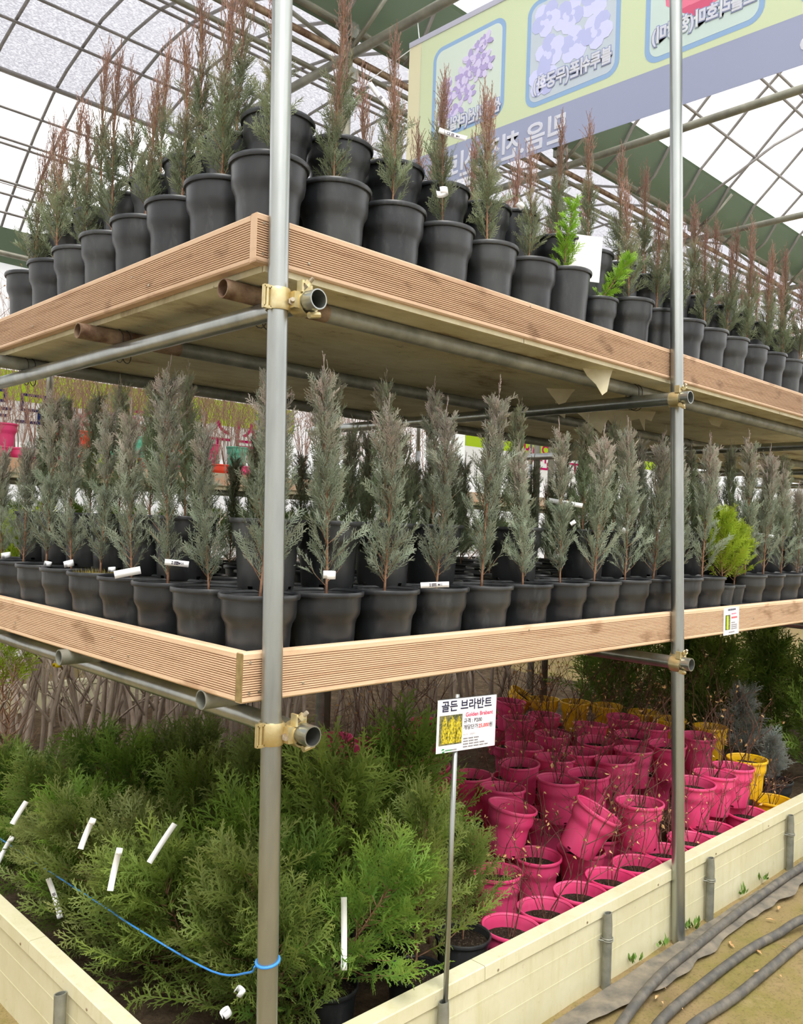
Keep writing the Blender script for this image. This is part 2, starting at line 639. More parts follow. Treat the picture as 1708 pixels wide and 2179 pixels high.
for y, z in ((4.86, 5.77), (4.98, 5.775), (5.55, 5.745), (5.87, 5.66), (6.75, 5.31), (7.0, 5.13), (7.05, 5.10), (7.35, 4.85), (7.45, 4.76), (7.6, 4.62), (3.25, 5.22)):
    purlin(y, z, 0.0135)
purlin(6.42, 5.49, 0.024, 'cloth_rail')
for y, z in ((2.04, 5.24), (1.66, 5.58), (1.58, 5.66), (0.8, 6.17), (-1.0, 6.77)):
    purlin(y, z, 0.013)
purlin(2.65, 4.75, 0.032, 'gutter_pipe', 'roof_pipe')
purlin(2.72, 4.61, 0.022, 'gutter_pipe', 'rust')
purlin(2.9, 4.66, 0.018, 'gutter_pipe', 'roof_pipe')
purlin(3.0, 4.60, 0.018, 'gutter_pipe', 'roof_pipe')
purlin(7.6, 4.2, 0.03, 'gutter_pipe', 'roof_pipe')
for x in (0.0, 2.33, 4.65, 6.97, 9.3, 11.6):
    MB().tube([(x, -6, 4.55), (x, 7.7, 4.57)], 0.03, 12).build('tie_beam', M['roof_pipe'], ceil, True)
    MB().tube([(x, 2.65, 0), (x, 2.65, 4.8)], 0.026, 12).build('column', M['roof_pipe'], ceil, True)
    b = MB()
    b.box(x - 0.035, x + 0.035, 2.60, 2.70, 4.66, 4.85).box(x - 0.045, x + 0.045, 2.60, 2.70, 4.40, 4.47)
    b.build('column_bracket', M['galv_dull'], ceil)
    MB().tube([(x, 2.62, 4.6), (x + 0.1, 2.3, 4.97)], 0.016, 7).build('brace', M['roof_pipe'], ceil, True)
    MB().tube([(x, 2.72, 4.62), (x - 0.45, 3.3, 5.2)], 0.016, 7).build('brace', M['roof_pipe'], ceil, True)
# thin hanging rod and wires
MB().tube([(4.0, 3.3, 4.2), (4.0, 3.3, 5.2)], 0.004, 5).build('hanger_rod', M['hoop'], ceil)
MB().tube([(0.5, 6.6, 4.55), (2.6, 6.6, 4.55)], 0.004, 5).build('wire', M['rust'], ceil)
structure(MB().box(-4.2, 16.05, 7.78, 7.80, 0, 4.5).build('wall_back', M['wall_film']))
structure(MB().box(16.02, 16.05, -6.1, 7.8, 0, 4.7).build('wall_right', M['wall_film']))

structure(MB().box(-4.2, 16.05, -6.24, -6.2, 0, 4.7).build('dimming_wall_front', M['wall_film']))  # unseen film wall behind the camera, added to weaken low light under the shelves
structure(MB().box(-4.24, -4.2, -6.2, 7.8, 0, 4.7).build('dimming_wall_left', M['wall_film']))  # second unseen film sheet, added to dim light coming in from the left

# ------------------------------------------------------------------ display rack
TY = 0.0336
RP = 0.0243


def post_at(x, z, y0=0.0):
    return (x, y0 + TY * z, z)


rack = thing('display_rack', 'two-tier plant rack of galvanised pipes with grooved wooden edge boards and cream panel shelves', 'rack')
PX = [0.0, 1.908, 3.86, 5.85, 7.8]
for i, x in enumerate(PX):
    top = 4.3
    p = MB().pipe(post_at(x, -0.02), post_at(x, 3.135 if i == 0 else top), RP, RP - 0.003, 24)
    autosmooth(p.mesh('post', M['galv']))
    link('post', autosmooth(p.mesh('post', M['galv'])), rack)
    if i == 0:
        q = MB().pipe(post_at(x, 3.10), post_at(x, top), RP - 0.0012, RP - 0.004, 24)
        q.pipe(post_at(x, 3.12), post_at(x, 3.137), RP + 0.0012, RP - 0.001, 24)
        link('post_extension', autosmooth(q.mesh('post_extension', M['galv'])), rack)
        s = MB().tube([(0.012, TY * 3.09 - RP - 0.004, 3.085), (0.012, TY * 3.09 - RP + 0.004, 3.085)], 0.006, 8)
        s.build('screw', M['bolt'], rack)
for x in PX:
    p = MB().pipe((x, 2.2, -0.02), (x, 2.2, 2.5), RP, RP - 0.003, 18)
    link('post', autosmooth(p.mesh('post', M['galv_dull'])), rack)


def coupler(x, y, z, s, parent):
    """right-angle coupler: band round the post, band round the ledger lying along y at x + s*0.055"""
    b = MB()
    R = RP
    prof = [(R, -0.024), (R + 0.004, -0.026), (R + 0.007, -0.018), (R + 0.0055, 0.0), (R + 0.007, 0.018), (R + 0.004, 0.026), (R, 0.024)]
    ring = MB().lathe(prof, 24)
    b.add([(x + p[0], y + p[1], z + p[2]) for p in ring.v], ring.f)
    lx = x + s * 0.055
    ly = y - 0.055
    prof2 = [(R, -0.020), (R + 0.0045, -0.022), (R + 0.0065, 0.0), (R + 0.0045, 0.022), (R, 0.020)]
    ring = MB().lathe(prof2, 24)
    b.add([(lx + p[0], ly + 0.028 + p[2], z - 0.004 + p[1]) for p in ring.v], ring.f)
    # joining block between the two bands
    b.box(min(x + s * 0.015, x + s * 0.04), max(x + s * 0.015, x + s * 0.04), y - 0.045, y + 0.005, z - 0.02, z + 0.018)
    # flap ears
    b.box(x + s * 0.024, x + s * 0.046, y - 0.04, y - 0.025, z + 0.004, z + 0.02) if s > 0 else b.box(x - 0.046, x - 0.024, y - 0.04, y - 0.025, z + 0.004, z + 0.02)
    o = link('coupler', autosmooth(b.mesh('coupler', M['brass']), 50), parent)
    # hinge loop on the free side of the post
    h = MB()
    hx = x - s * (R + 0.011)
    for dz in (-0.024, 0.024):
        h.box(hx - 0.011, hx + 0.011, y - 0.012, y - 0.002, z + dz - 0.003, z + dz + 0.003)
    for dx in (-0.010, 0.008):
        h.box(hx + dx - 0.0015, hx + dx + 0.0015, y - 0.012, y - 0.002, z - 0.024, z + 0.024)
    h.tube([(hx, y - 0.007, z - 0.028), (hx, y - 0.007, z + 0.028)], 0.0045, 10)
    link('hinge_loop', h.mesh('hinge_loop', M['brass']), o)
    bo = MB()
    d = np.array([s * -0.55, -0.83, 0.05])
    p0 = np.array([x + s * 0.022, y - R - 0.002, z - 0.006])
    bo.tube([p0 - d * 0.01, p0 + d * 0.028], 0.0052, 10)
    link('bolt', bo.mesh('bolt', M['bolt']), o)
    nu = MB().tube([p0 + d * 0.004, p0 + d * 0.013], 0.0098, 6)
    link('nut', nu.mesh('nut', M['bolt']), o)
    # second bolt above the ledger with a winged strap
    w = MB()
    q0 = np.array([lx - s * 0.014, ly + 0.012, z + R + 0.004])
    e = np.array([s * 0.35, -0.62, 0.7])
    w.tube([q0 - e * 0.015, q0 + e * 0.034], 0.005, 10)
    link('bolt', w.mesh('bolt', M['bolt']), o)
    w2 = MB().tube([q0 + e * 0.012, q0 + e * 0.022], 0.0098, 6)
    link('nut', w2.mesh('nut', M['brass']), o)
    st = MB()
    st.box(lx - 0.016, lx + 0.012, ly + 0.010, ly + 0.020, z + R - 0.004, z + R + 0.016)
    link('strap', st.mesh('strap', M['brass']), o)
    st = MB()
    st.box(lx - 0.024, lx - 0.018, ly + 0.004, ly + 0.024, z + R - 0.006, z + R + 0.022)
    link('strap', st.mesh('strap', M['brass']), o)
    st = MB()
    st.tube([(lx - s * 0.004, ly + 0.0, z - R - 0.010), (lx + s * 0.026, ly + 0.0, z - R - 0.004)], 0.008, 8)
    link('strap', st.mesh('strap', M['brass']), o)


def wire_tie(x, y, zj, zl, parent):
    """loop of wire holding a joist (along x) on a ledger (along y)"""
    m = MB()
    for dx in (-0.012, 0.014):
        pts = []
        for k in range(15):
            a = math.pi * (k / 14) * 2
            r1 = 0.0285
            zz = (zj + r1 * math.cos(a)) if math.cos(a) > 0 else (zl + r1 * math.cos(a))
            pts.append((x + dx + 0.02 * math.sin(a * 0.5), y + r1 * math.sin(a) * 1.05, zz))
        m.tube(pts, 0.0016, 5)
    link('wire_tie', m.mesh('wire_tie', M['wire']), parent)


JY = (0.24, 1.02, 1.80)


def shelf(zl, ztop, zbot, xb, thick, wood, lower):
    zj = zl + 2 * RP
    yb = RP + TY * (zbot + zbot * 0 + (ztop - zbot) / 2)
    for i, x in enumerate(PX):
        s = 1 if i == 0 else -1
        lx = x + s * 0.055
        fy = TY * zl - 0.085
        p = MB().pipe((lx, fy, zl), (lx, 2.27, zl), RP, RP - 0.003, 22)
        link('ledger', autosmooth(p.mesh('ledger', M['galv'])), rack)
        coupler(x, TY * zl, zl, s, rack)
        for y in JY:
            wire_tie(lx + 0.01, y, zj, zl, rack)
        if i:
            c = MB().lathe([(RP, -0.02), (RP + 0.007, -0.02), (RP + 0.007, 0.02), (RP, 0.02)], 16)
            cc = MB().add([(x + p_[0], 2.2 + p_[1], zl + p_[2]) for p_ in c.v], c.f)
            cc.box(min(x, lx), max(x, lx), 2.165, 2.18, zl - 0.02, zl + 0.02)
            link('coupler', cc.mesh('coupler', M['brass']), rack)
    for k, y in enumerate(JY):
        mat = M['rust'] if (not lower and k < 2) else M['galv_dull']
        x_start = xb - (0.0 if k == 0 else 0.025)
        a = MB().pipe((x_start, y, zj), (0.28, y, zj), RP, RP - 0.003, 20)
        link('joist', autosmooth(a.mesh('joist', mat)), rack)
        a = MB().pipe((0.28, y, zj), (8.0, y, zj), RP, RP - 0.003, 14)
        link('joist', autosmooth(a.mesh('joist', M['galv_dull'])), rack)
    zp = zj + RP
    x = xb + 0.034
    i = 0
    while x < 7.9:
        w = 1.0
        MB().box(x, x + w - 0.004, yb + 0.022, 2.02, zp + 0.0008, zp + thick).build('shelf_panel', M['panel'], rack)
        # folded bright lip of the panel under the front board
        MB().box(x, x + w - 0.004, yb + 0.012, yb + 0.024, zp, zp + thick - 0.002).build('panel_lip', M['flake'], rack)
        x += w
        i += 1

    def profile(y0, sgn):
        h = ztop - zbot
        pts = [(y0 + sgn * 0.004, zbot), (y0, zbot + 0.004)]
        n = 16
        z0, z1 = zbot + 0.013, ztop - 0.013
        st = (z1 - z0) / n
        for k in range(n):
            a = z0 + k * st
            pts += [(y0, a), (y0 + sgn * 0.007, a + st * 0.16), (y0 + sgn * 0.007, a + st * 0.40), (y0, a + st * 0.56)]
        pts += [(y0, ztop - 0.004), (y0 + sgn * 0.004, ztop), (y0 + sgn * 0.026, ztop), (y0 + sgn * 0.028, ztop - 0.003), (y0 + sgn * 0.028, zbot)]
        return pts
    for a, b in ((xb, 3.62), (3.623, 7.9)):
        m = MB().prism(profile(yb, 1), 'x', a, b)
        o = link('edge_board', m.mesh('edge_board', wood), rack)
        if a == xb:
            e = MB().box(a - 0.0012, a + 0.0002, yb + 0.001, yb + 0.027, zbot + 0.002, ztop - 0.002)
            link('end_grain', e.mesh('end_grain', M['wood_end'] if lower else wood), o)
    m = MB().prism(profile(xb, 1), 'y', yb + 0.030, 2.02)
    link('edge_board', m.mesh('edge_board', wood), rack)
    m = MB().box(xb, 7.9, 2.02, 2.045, zbot, ztop)
    link('edge_board', m.mesh('edge_board', wood), rack)
    scr = [(xb + 0.018, ztop - 0.022), (xb + 0.018, zbot + 0.022), (xb + 0.045, zbot + 0.024), (0.11, zbot + 0.03), (1.0, ztop - 0.012), (2.65, zbot + 0.05)]
    for sx, sz in scr:
        c = MB().tube([(sx, yb - 0.0015, sz), (sx, yb + 0.003, sz)], 0.0035, 8)
        c.tube([(sx, yb - 0.0018, sz), (sx, yb - 0.0012, sz)], 0.0016, 6)
        link('screw', c.mesh('screw', M['bolt']), rack)
    for sy, sz in ((0.62, zbot + 0.035), (0.72, ztop - 0.04), (1.45, zbot + 0.04)):
        c = MB().tube([(xb - 0.0015, sy, sz), (xb + 0.003, sy, sz)], 0.0035, 8)
        link('screw', c.mesh('screw', M['bolt']), rack)
    return zp + thick, yb


SU, YBU = shelf(2.072, 2.276, 2.1595, -0.0445, 0.095, M['wood_up'], False)
SL, YBL = shelf(1.064, 1.2479, 1.1326, -0.0636, 0.045, M['wood_low'], True)

# flakes of panel skin hanging from the upper shelf
zf = 2.145
FL = [(1.50, 0.17, [(-.055, 0), (.06, 0), (.045, -.035), (.03, -.085), (.01, -.10), (-.01, -.06), (-.04, -.03)]),
      (1.79, 0.54, [(-.06, 0), (.07, 0), (.05, -.02), (.02, -.06), (-.01, -.07), (-.04, -.03)]),
      (2.25, 0.68, [(-.12, 0), (.10, 0), (.09, -.04), (.05, -.10), (.03, -.14), (-.02, -.10), (-.06, -.06), (-.1, -.03)]),
      (2.50, 0.66, [(-.10, 0), (.16, 0), (.13, -.05), (.10, -.04), (.09, -.10), (.07, -.04), (.03, -.05), (.02, -.12), (-.04, -.11), (-.09, -.05)]),
      (3.70, 1.80, [(-.12, 0), (.13, 0), (.19, -.15), (.05, -.12), (-.08, -.13), (-.10, -.06)]),
      (4.05, 1.55, [(-.02, 0), (.02, 0), (.015, -.2), (-.015, -.2)]),
      (2.1, 0.75, [(-.03, 0), (.03, 0), (.01, -.08), (-.02, -.06)]),
      (2.95, 0.42, [(-.04, 0), (.05, 0), (.02, -.05), (-.02, -.04)])]
for x, y, poly in FL:
    m = MB()
    n = len(poly)
    f = lambda p, k: (x + p[0] * 0.72 + 0.10 * p[1], y - p[0] * 0.65 + 0.2 * p[1] + k, zf + p[1] + 0.002)
    m.add([f(p, 0) for p in poly] + [f(p, 0.0012) for p in poly],
          [tuple(range(n)), tuple(range(2 * n - 1, n - 1, -1))] + [(i, n + i, n + (i + 1) % n, (i + 1) % n) for i in range(n)])
    m.build('peeling_skin', M['flake'], rack)

# ------------------------------------------------------------------ planter walls, stakes, ground cloth, hoses
ZC = 0.268


def planter_wall(name, label, axis, o0, o1, segs, side, base=0.0):
    """o0 = outer face coordinate, o1 = inner; axis the running direction"""
    w = thing(name, label, 'planter wall')
    for a, b in segs:
        def bx(m, p0, p1, z0, z1, a_, b_):
            if axis == 'x':
                m.box(a_, b_, min(p0, p1), max(p0, p1), z0, z1)
            else:
                m.box(min(p0, p1), max(p0, p1), a_, b_, z0, z1)
            return m
        sg = 1 if o1 > o0 else -1
        bx(MB(), o0 + sg * 0.005, o1 - sg * 0.005, -0.02, ZC - 0.004, a, b).build('panel', M['cream'], w)
        c = MB()
        # folded cap: top, outer lip, inner lip
        pts = [(o0, ZC - 0.042), (o0 - sg * 0.0015, ZC - 0.040), (o0, ZC - 0.003), (o0 + sg * 0.003, ZC), (o1 - sg * 0.003, ZC), (o1, ZC - 0.003), (o1, ZC - 0.03),
               (o1 - sg * 0.002, ZC - 0.03), (o1 - sg * 0.002, ZC - 0.004), (o0 + sg * 0.003, ZC - 0.004), (o0 + sg * 0.003, ZC - 0.042)]
        c.prism(pts, axis, a + 0.0015, b - 0.0015)
        cap = c.build('cap', M['cream'], w)
        for q in np.arange(a + 0.06, b, 0.47):
            r = MB()
            if axis == 'x':
                r.tube([(q, o0 - 0.003, ZC - 0.03), (q, o0 + 0.002, ZC - 0.03)], 0.004, 8)
            else:
                r.tube([(o0 - 0.003, q, ZC - 0.03), (o0 + 0.002, q, ZC - 0.03)], 0.004, 8)
            r.build('rivet', M['bolt'], cap)
        for zz in (0.085, 0.165):
            bx(MB(), o0 + sg * 0.0044, o0 + sg * 0.006, zz - 0.003, zz + 0.003, a, b).build('rib', M['cream'], w)
    return w


planter_wall('planter_wall', 'long cream metal panel planter wall with folded cap beside the hoses', 'x', 0.028, 0.085, [(-0.145, 0.79), (0.79, 2.72), (2.72, 5.2), (5.2, 8.0)], 1)
planter_wall('planter_wall', 'mud-stained cream panel planter wall at the open soil end of the bed', 'y', -0.145, -0.092, [(0.085, 1.02), (1.02, 2.6), (2.6, 4.6)], 1)
planter_wall('planter_wall', 'distant cream planter wall behind the bare saplings', 'x', 4.9, 4.96, [(0.5, 2.8), (2.8, 5.2), (5.2, 9.0)], 1)


def stake(x, y, name_lbl, tie=True, h=0.246, ang=0.0):
    s = thing('pipe_stake', name_lbl, 'stake', (x, y, 0), (0, 0, ang), group=None)
    r = 0.0165
    prof = [(r, -0.02), (r, h - 0.03), (r, h)]
    m = MB()
    n = 16
    vs, fs = [], []
    for j, (rr, zz, sq) in enumerate(((r, -0.02, 1), (r, h - 0.04, 1), (r, h, 0.72), (r - 0.003, h, 0.66), (r - 0.003, h - 0.1, 1))):
        for k in range(n):
            a = 2 * math.pi * k / n
            vs.append((rr * math.cos(a) * (1.08 if sq < 1 else 1), rr * math.sin(a) * sq, zz))
    for j in range(4):
        for k in range(n):
            fs.append((j * n + k, j * n + (k + 1) % n, (j + 1) * n + (k + 1) % n, (j + 1) * n + k))
    m.add(vs, fs)
    link('tube', autosmooth(m.mesh('tube', M['galv_dull']), 50), s)
    if tie:
        w = MB()
        for dz in (0.0, 0.007):
            w.tube([(0.019 * math.cos(a), 0.019 * math.sin(a), 0.155 + dz) for a in np.linspace(0, 2 * math.pi, 15)], 0.0024, 5)
        w.tube([(-0.018, 0, 0.157), (-0.028, 0.016, 0.157)], 0.003, 5)
        link('wire_tie', w.mesh('wire_tie', M['galv_dull']), s)
    return s


stake(0.592, 0.008, 'short pipe stake holding the price sign pole', False)
stake(1.42, 0.010, 'wire-tied pipe stake between the sign pole and the second rack post')
stake(2.18, 0.010, 'wire-tied pipe stake just past the second rack post')
stake(2.99, 0.010, 'wire-tied pipe stake beyond the yellow pots')
stake(-0.165, 0.74, 'bare pipe stake against the mud-stained planter wall', False, 0.235)

m = MB()
xs = np.linspace(0.35, 3.7, 90)
vs = []
for j in range(5):
    for x in xs:
        w = 0.11 + 0.06 * nz(x, 0.3, 1.3) + 0.02 * nz(x, 2, 8)
        y = -0.012 - j / 4 * w
        z = 0.004 + 0.009 * math.exp(-((j - 3.0) ** 2)) * (0.6 + 0.6 * nz(x, 7, 3)) + 0.006 * nz(x, j, 7) + (0.008 if j < 4 else 0.004)
        vs.append((x, y, max(z, 0.006)))
n = len(xs)
m.add(vs, [(j * n + i, (j + 1) * n + i, (j + 1) * n + i + 1, j * n + i + 1) for j in range(4) for i in range(n - 1)])
tag(m.build('ground_cloth', M['cloth_dark'], None, True), 'crumpled grey weed cloth strip along the planter wall base', 'cloth')

HO = [[(0.9, -0.26), (1.24, -0.17), (1.57, -0.11), (1.87, -0.09), (2.25, -0.07), (2.75, -0.055), (3.3, -0.06), (5, -0.10)],
      [(1.0, -0.33), (1.32, -0.24), (1.68, -0.22), (2.02, -0.22), (2.24, -0.24), (2.4, -0.29), (2.8, -0.42), (4, -0.8)],
      [(1.0, -0.42), (1.2, -0.345), (1.4, -0.315), (1.65, -0.33), (1.95, -0.33), (2.3, -0.33), (2.7, -0.36), (4.5, -0.5)]]
HL = ['grey rubber hose lying along the planter wall foot', 'grey rubber hose bending away between the other two hoses', 'dusty grey hose farthest from the planter wall']


def smooth_path(pts, k=6):
    P = [np.array(p, float) for p in pts]
    P = [2 * P[0] - P[1]] + P + [2 * P[-1] - P[-2]]
    out = []
    for i in range(1, len(P) - 2):
        for t_ in np.linspace(0, 1, k, endpoint=False):
            a, b, c, d = P[i - 1:i + 3]
            out.append(0.5 * ((2 * b) + (c - a) * t_ + (2 * a - 5 * b + 4 * c - d) * t_ ** 2 + (-a + 3 * b - 3 * c + d) * t_ ** 3))
    out.append(P[-2])
    return out


for h, lb in zip(HO, HL):
    zh = 0.030 if h is HO[0] else 0.013
    pth = smooth_path([(x, y, zh + (.034 if h is HO[1] and x > 2.35 else 0)) for x, y in h])
    tag(MB().tube(pth, 0.0165, 12).build('hose', M['hose'], None, True), lb, 'hose')

# bed soil and the farther soil strip
m = MB()
m.grid(np.linspace(-0.09, 6.0, 120), np.linspace(0.085, 4.9, 96), lambda x, y: 0.035 + 0.022 * nz(x, y, 5) + 0.02 * nz(x, y, 13, 3) + (0.03 if y > 2.3 else 0))
tag(m.build('bed_soil', M['earth'], None, True), 'crumbly brown soil filling the planter bed', 'soil', None, 'stuff')

# ------------------------------------------------------------------ foliage generators (flat blades in numpy)
class Seg:
    """bundle of blades: start, end, widths, side vector, tip value"""
    def __init__(s):
        s.a, s.b, s.w0, s.w1, s.s, s.t0, s.t1 = [], [], [], [], [], [], []

    def add(s, a, b, w0, w1, side, t0, t1):
        s.a.append(a); s.b.append(b); s.w0.append(w0); s.w1.append(w1); s.s.append(side); s.t0.append(t0); s.t1.append(t1)

    def arr(s):
        return tuple(np.array(q, float) for q in (s.a, s.b, s.w0, s.w1, s.s, s.t0, s.t1))


def spray(rng, L, nside, ang, slen, flat, nsub, w, curve=0.12, subang=0.65, droop=0.0):
    """spray along +Z in the XZ plane, normal +Y"""
    S = Seg()
    up = np.array([0, 0, 1.0])

    def axis(t_):
        return np.array([curve * L * t_ * t_, droop * L * t_ * t_, L * t_])
    k = 3
    for i in range(k):
        S.add(axis(i / k), axis((i + 1) / k), w * 1.15 * (1 - 0.6 * i / k), w * 1.15 * (1 - 0.6 * (i + 1) / k), np.array([1.0, 0, 0]) if flat else np.array([math.cos(i), math.sin(i), 0]), i / k, (i + 1) / k)
    for i in range(nside):
        t_ = 0.08 + 0.9 * (i + rng.uniform(0, .5)) / nside
        base = axis(t_)
        sgn = 1 if i % 2 else -1
        az = (0 if sgn > 0 else math.pi) + (rng.uniform(-.25, .25) if flat else rng.uniform(-1.4, 1.4))
        an = ang * rng.uniform(.8, 1.2) * (1 - 0.35 * t_)
        d = np.array([math.cos(az) * math.sin(an), math.sin(az) * math.sin(an), math.cos(an)])
        ln = L * slen * (0.35 + 0.65 * math.sin(math.pi * min(1, (1 - t_) * 0.75 + 0.22))) * rng.uniform(.75, 1.15)
        if flat:
            side = np.cross(d, [0, 1.0, 0])
        else:
            side = np.cross(d, [rng.uniform(-1, 1), rng.uniform(-1, 1), rng.uniform(-.3, .3)])
        side = side / (np.linalg.norm(side) + 1e-9)
        d2 = d + np.array([0, droop * 0.5, 0.30])
        d2 /= np.linalg.norm(d2)
        mid = base + d * ln * 0.55
        end = mid + d2 * ln * 0.45
        S.add(base, mid, w, w * .9, side, t_ * .7, t_ * .7 + .15)
        S.add(mid, end, w * .9, w * .3, side, t_ * .7 + .15, min(1, t_ * .6 + .4))
        for j in range(nsub):
            tt = 0.2 + 0.75 * (j + rng.uniform(0, .6)) / nsub
            b0 = base + d * ln * tt
            sg = 1 if j % 2 else -1
            if flat:
                perp = np.cross(d, [0, 1.0, 0]) * sg
            else:
                perp = np.array([rng.uniform(-1, 1), rng.uniform(-1, 1), 0])
            perp = perp / (np.linalg.norm(perp) + 1e-9)
            e = d * math.cos(subang) + perp * math.sin(subang)
            l2 = ln * rng.uniform(.28, .42) * (1.1 - tt * 0.6)
            sd = np.cross(e, [0, 1.0, 0]) if flat else np.cross(e, [rng.uniform(-1, 1), 1, rng.uniform(-1, 1)])
            sd = sd / (np.linalg.norm(sd) + 1e-9)
            S.add(b0, b0 + e * l2, w * .9, w * .35, sd, t_ * .6 + .15, min(1, t_ * .6 + .45))
    return S.arr()


def frame(d, n):
    d = d / np.linalg.norm(d)
    n = n - d * (n @ d)
    n = n / (np.linalg.norm(n) + 1e-9)
    x = np.cross(n, d)
    return np.stack([x, n, d], axis=1)


class Leaves:
    def __init__(s):
        s.V, s.C = [], []

    def put(s, sp, pos, Rm, sc, c0, c1):
        a, b, w0, w1, sd, t0, t1 = sp
        A = (a * sc) @ Rm.T + pos
        B = (b * sc) @ Rm.T + pos
        S = sd @ Rm.T
        q = np.stack([A - S * w0[:, None], A + S * w0[:, None], B + S * w1[:, None], B - S * w1[:, None]], axis=1)
        c0, c1 = np.array(c0), np.array(c1)
        ca = c0 + (c1 - c0) * t0[:, None]
        cb = c0 + (c1 - c0) * t1[:, None]
        s.V.append(q.reshape(-1, 3))
        s.C.append(np.stack([ca, ca, cb, cb], axis=1).reshape(-1, 3))

    def mesh(s, name, mat):
        V = np.concatenate(s.V).astype(np.float32)
        Cc = np.concatenate(s.C).astype(np.float32)
        n = len(V) // 4
        me = bpy.data.meshes.new(name)
        me.vertices.add(len(V))
        me.vertices.foreach_set('co', V.ravel())
        me.loops.add(n * 4)
        me.loops.foreach_set('vertex_index', np.arange(n * 4, dtype=np.int32))
        me.polygons.add(n)
        me.polygons.foreach_set('loop_start', np.arange(0, n * 4, 4, dtype=np.int32))
        me.polygons.foreach_set('loop_total', np.full(n, 4, dtype=np.int32))
        at = me.color_attributes.new('Col', 'FLOAT_COLOR', 'POINT')
        at.data.foreach_set('color', np.concatenate([Cc, np.ones((len(Cc), 1), np.float32)], axis=1).ravel())
        me.materials.append(mat)
        me.update()
        me.validate()
        return me


def L3(r, g, b):
    return np.array(lin(r, g, b)[:3])


def jit(rng, c, a=0.12):
    k = 1 + rng.uniform(-a, a)
    return np.clip(np.array(c) * k * np.array([1 + rng.uniform(-a, a) * .5, 1, 1 + rng.uniform(-a, a) * .5]), 0, 1)


def stem_mesh(name, mat, H, r0, wob, rng, lower=-0.03):
    ph = rng.uniform(0, 6)
    path = [(wob * math.sin(3 * t_ + ph) * t_, wob * math.cos(2.3 * t_ + ph) * t_, lower + (H - lower) * t_) for t_ in np.linspace(0, 1, 9)]
    rr = [r0 * (1 - 0.82 * i / 8) for i in range(9)]
    return path, MB().tube(path, rr, 6)


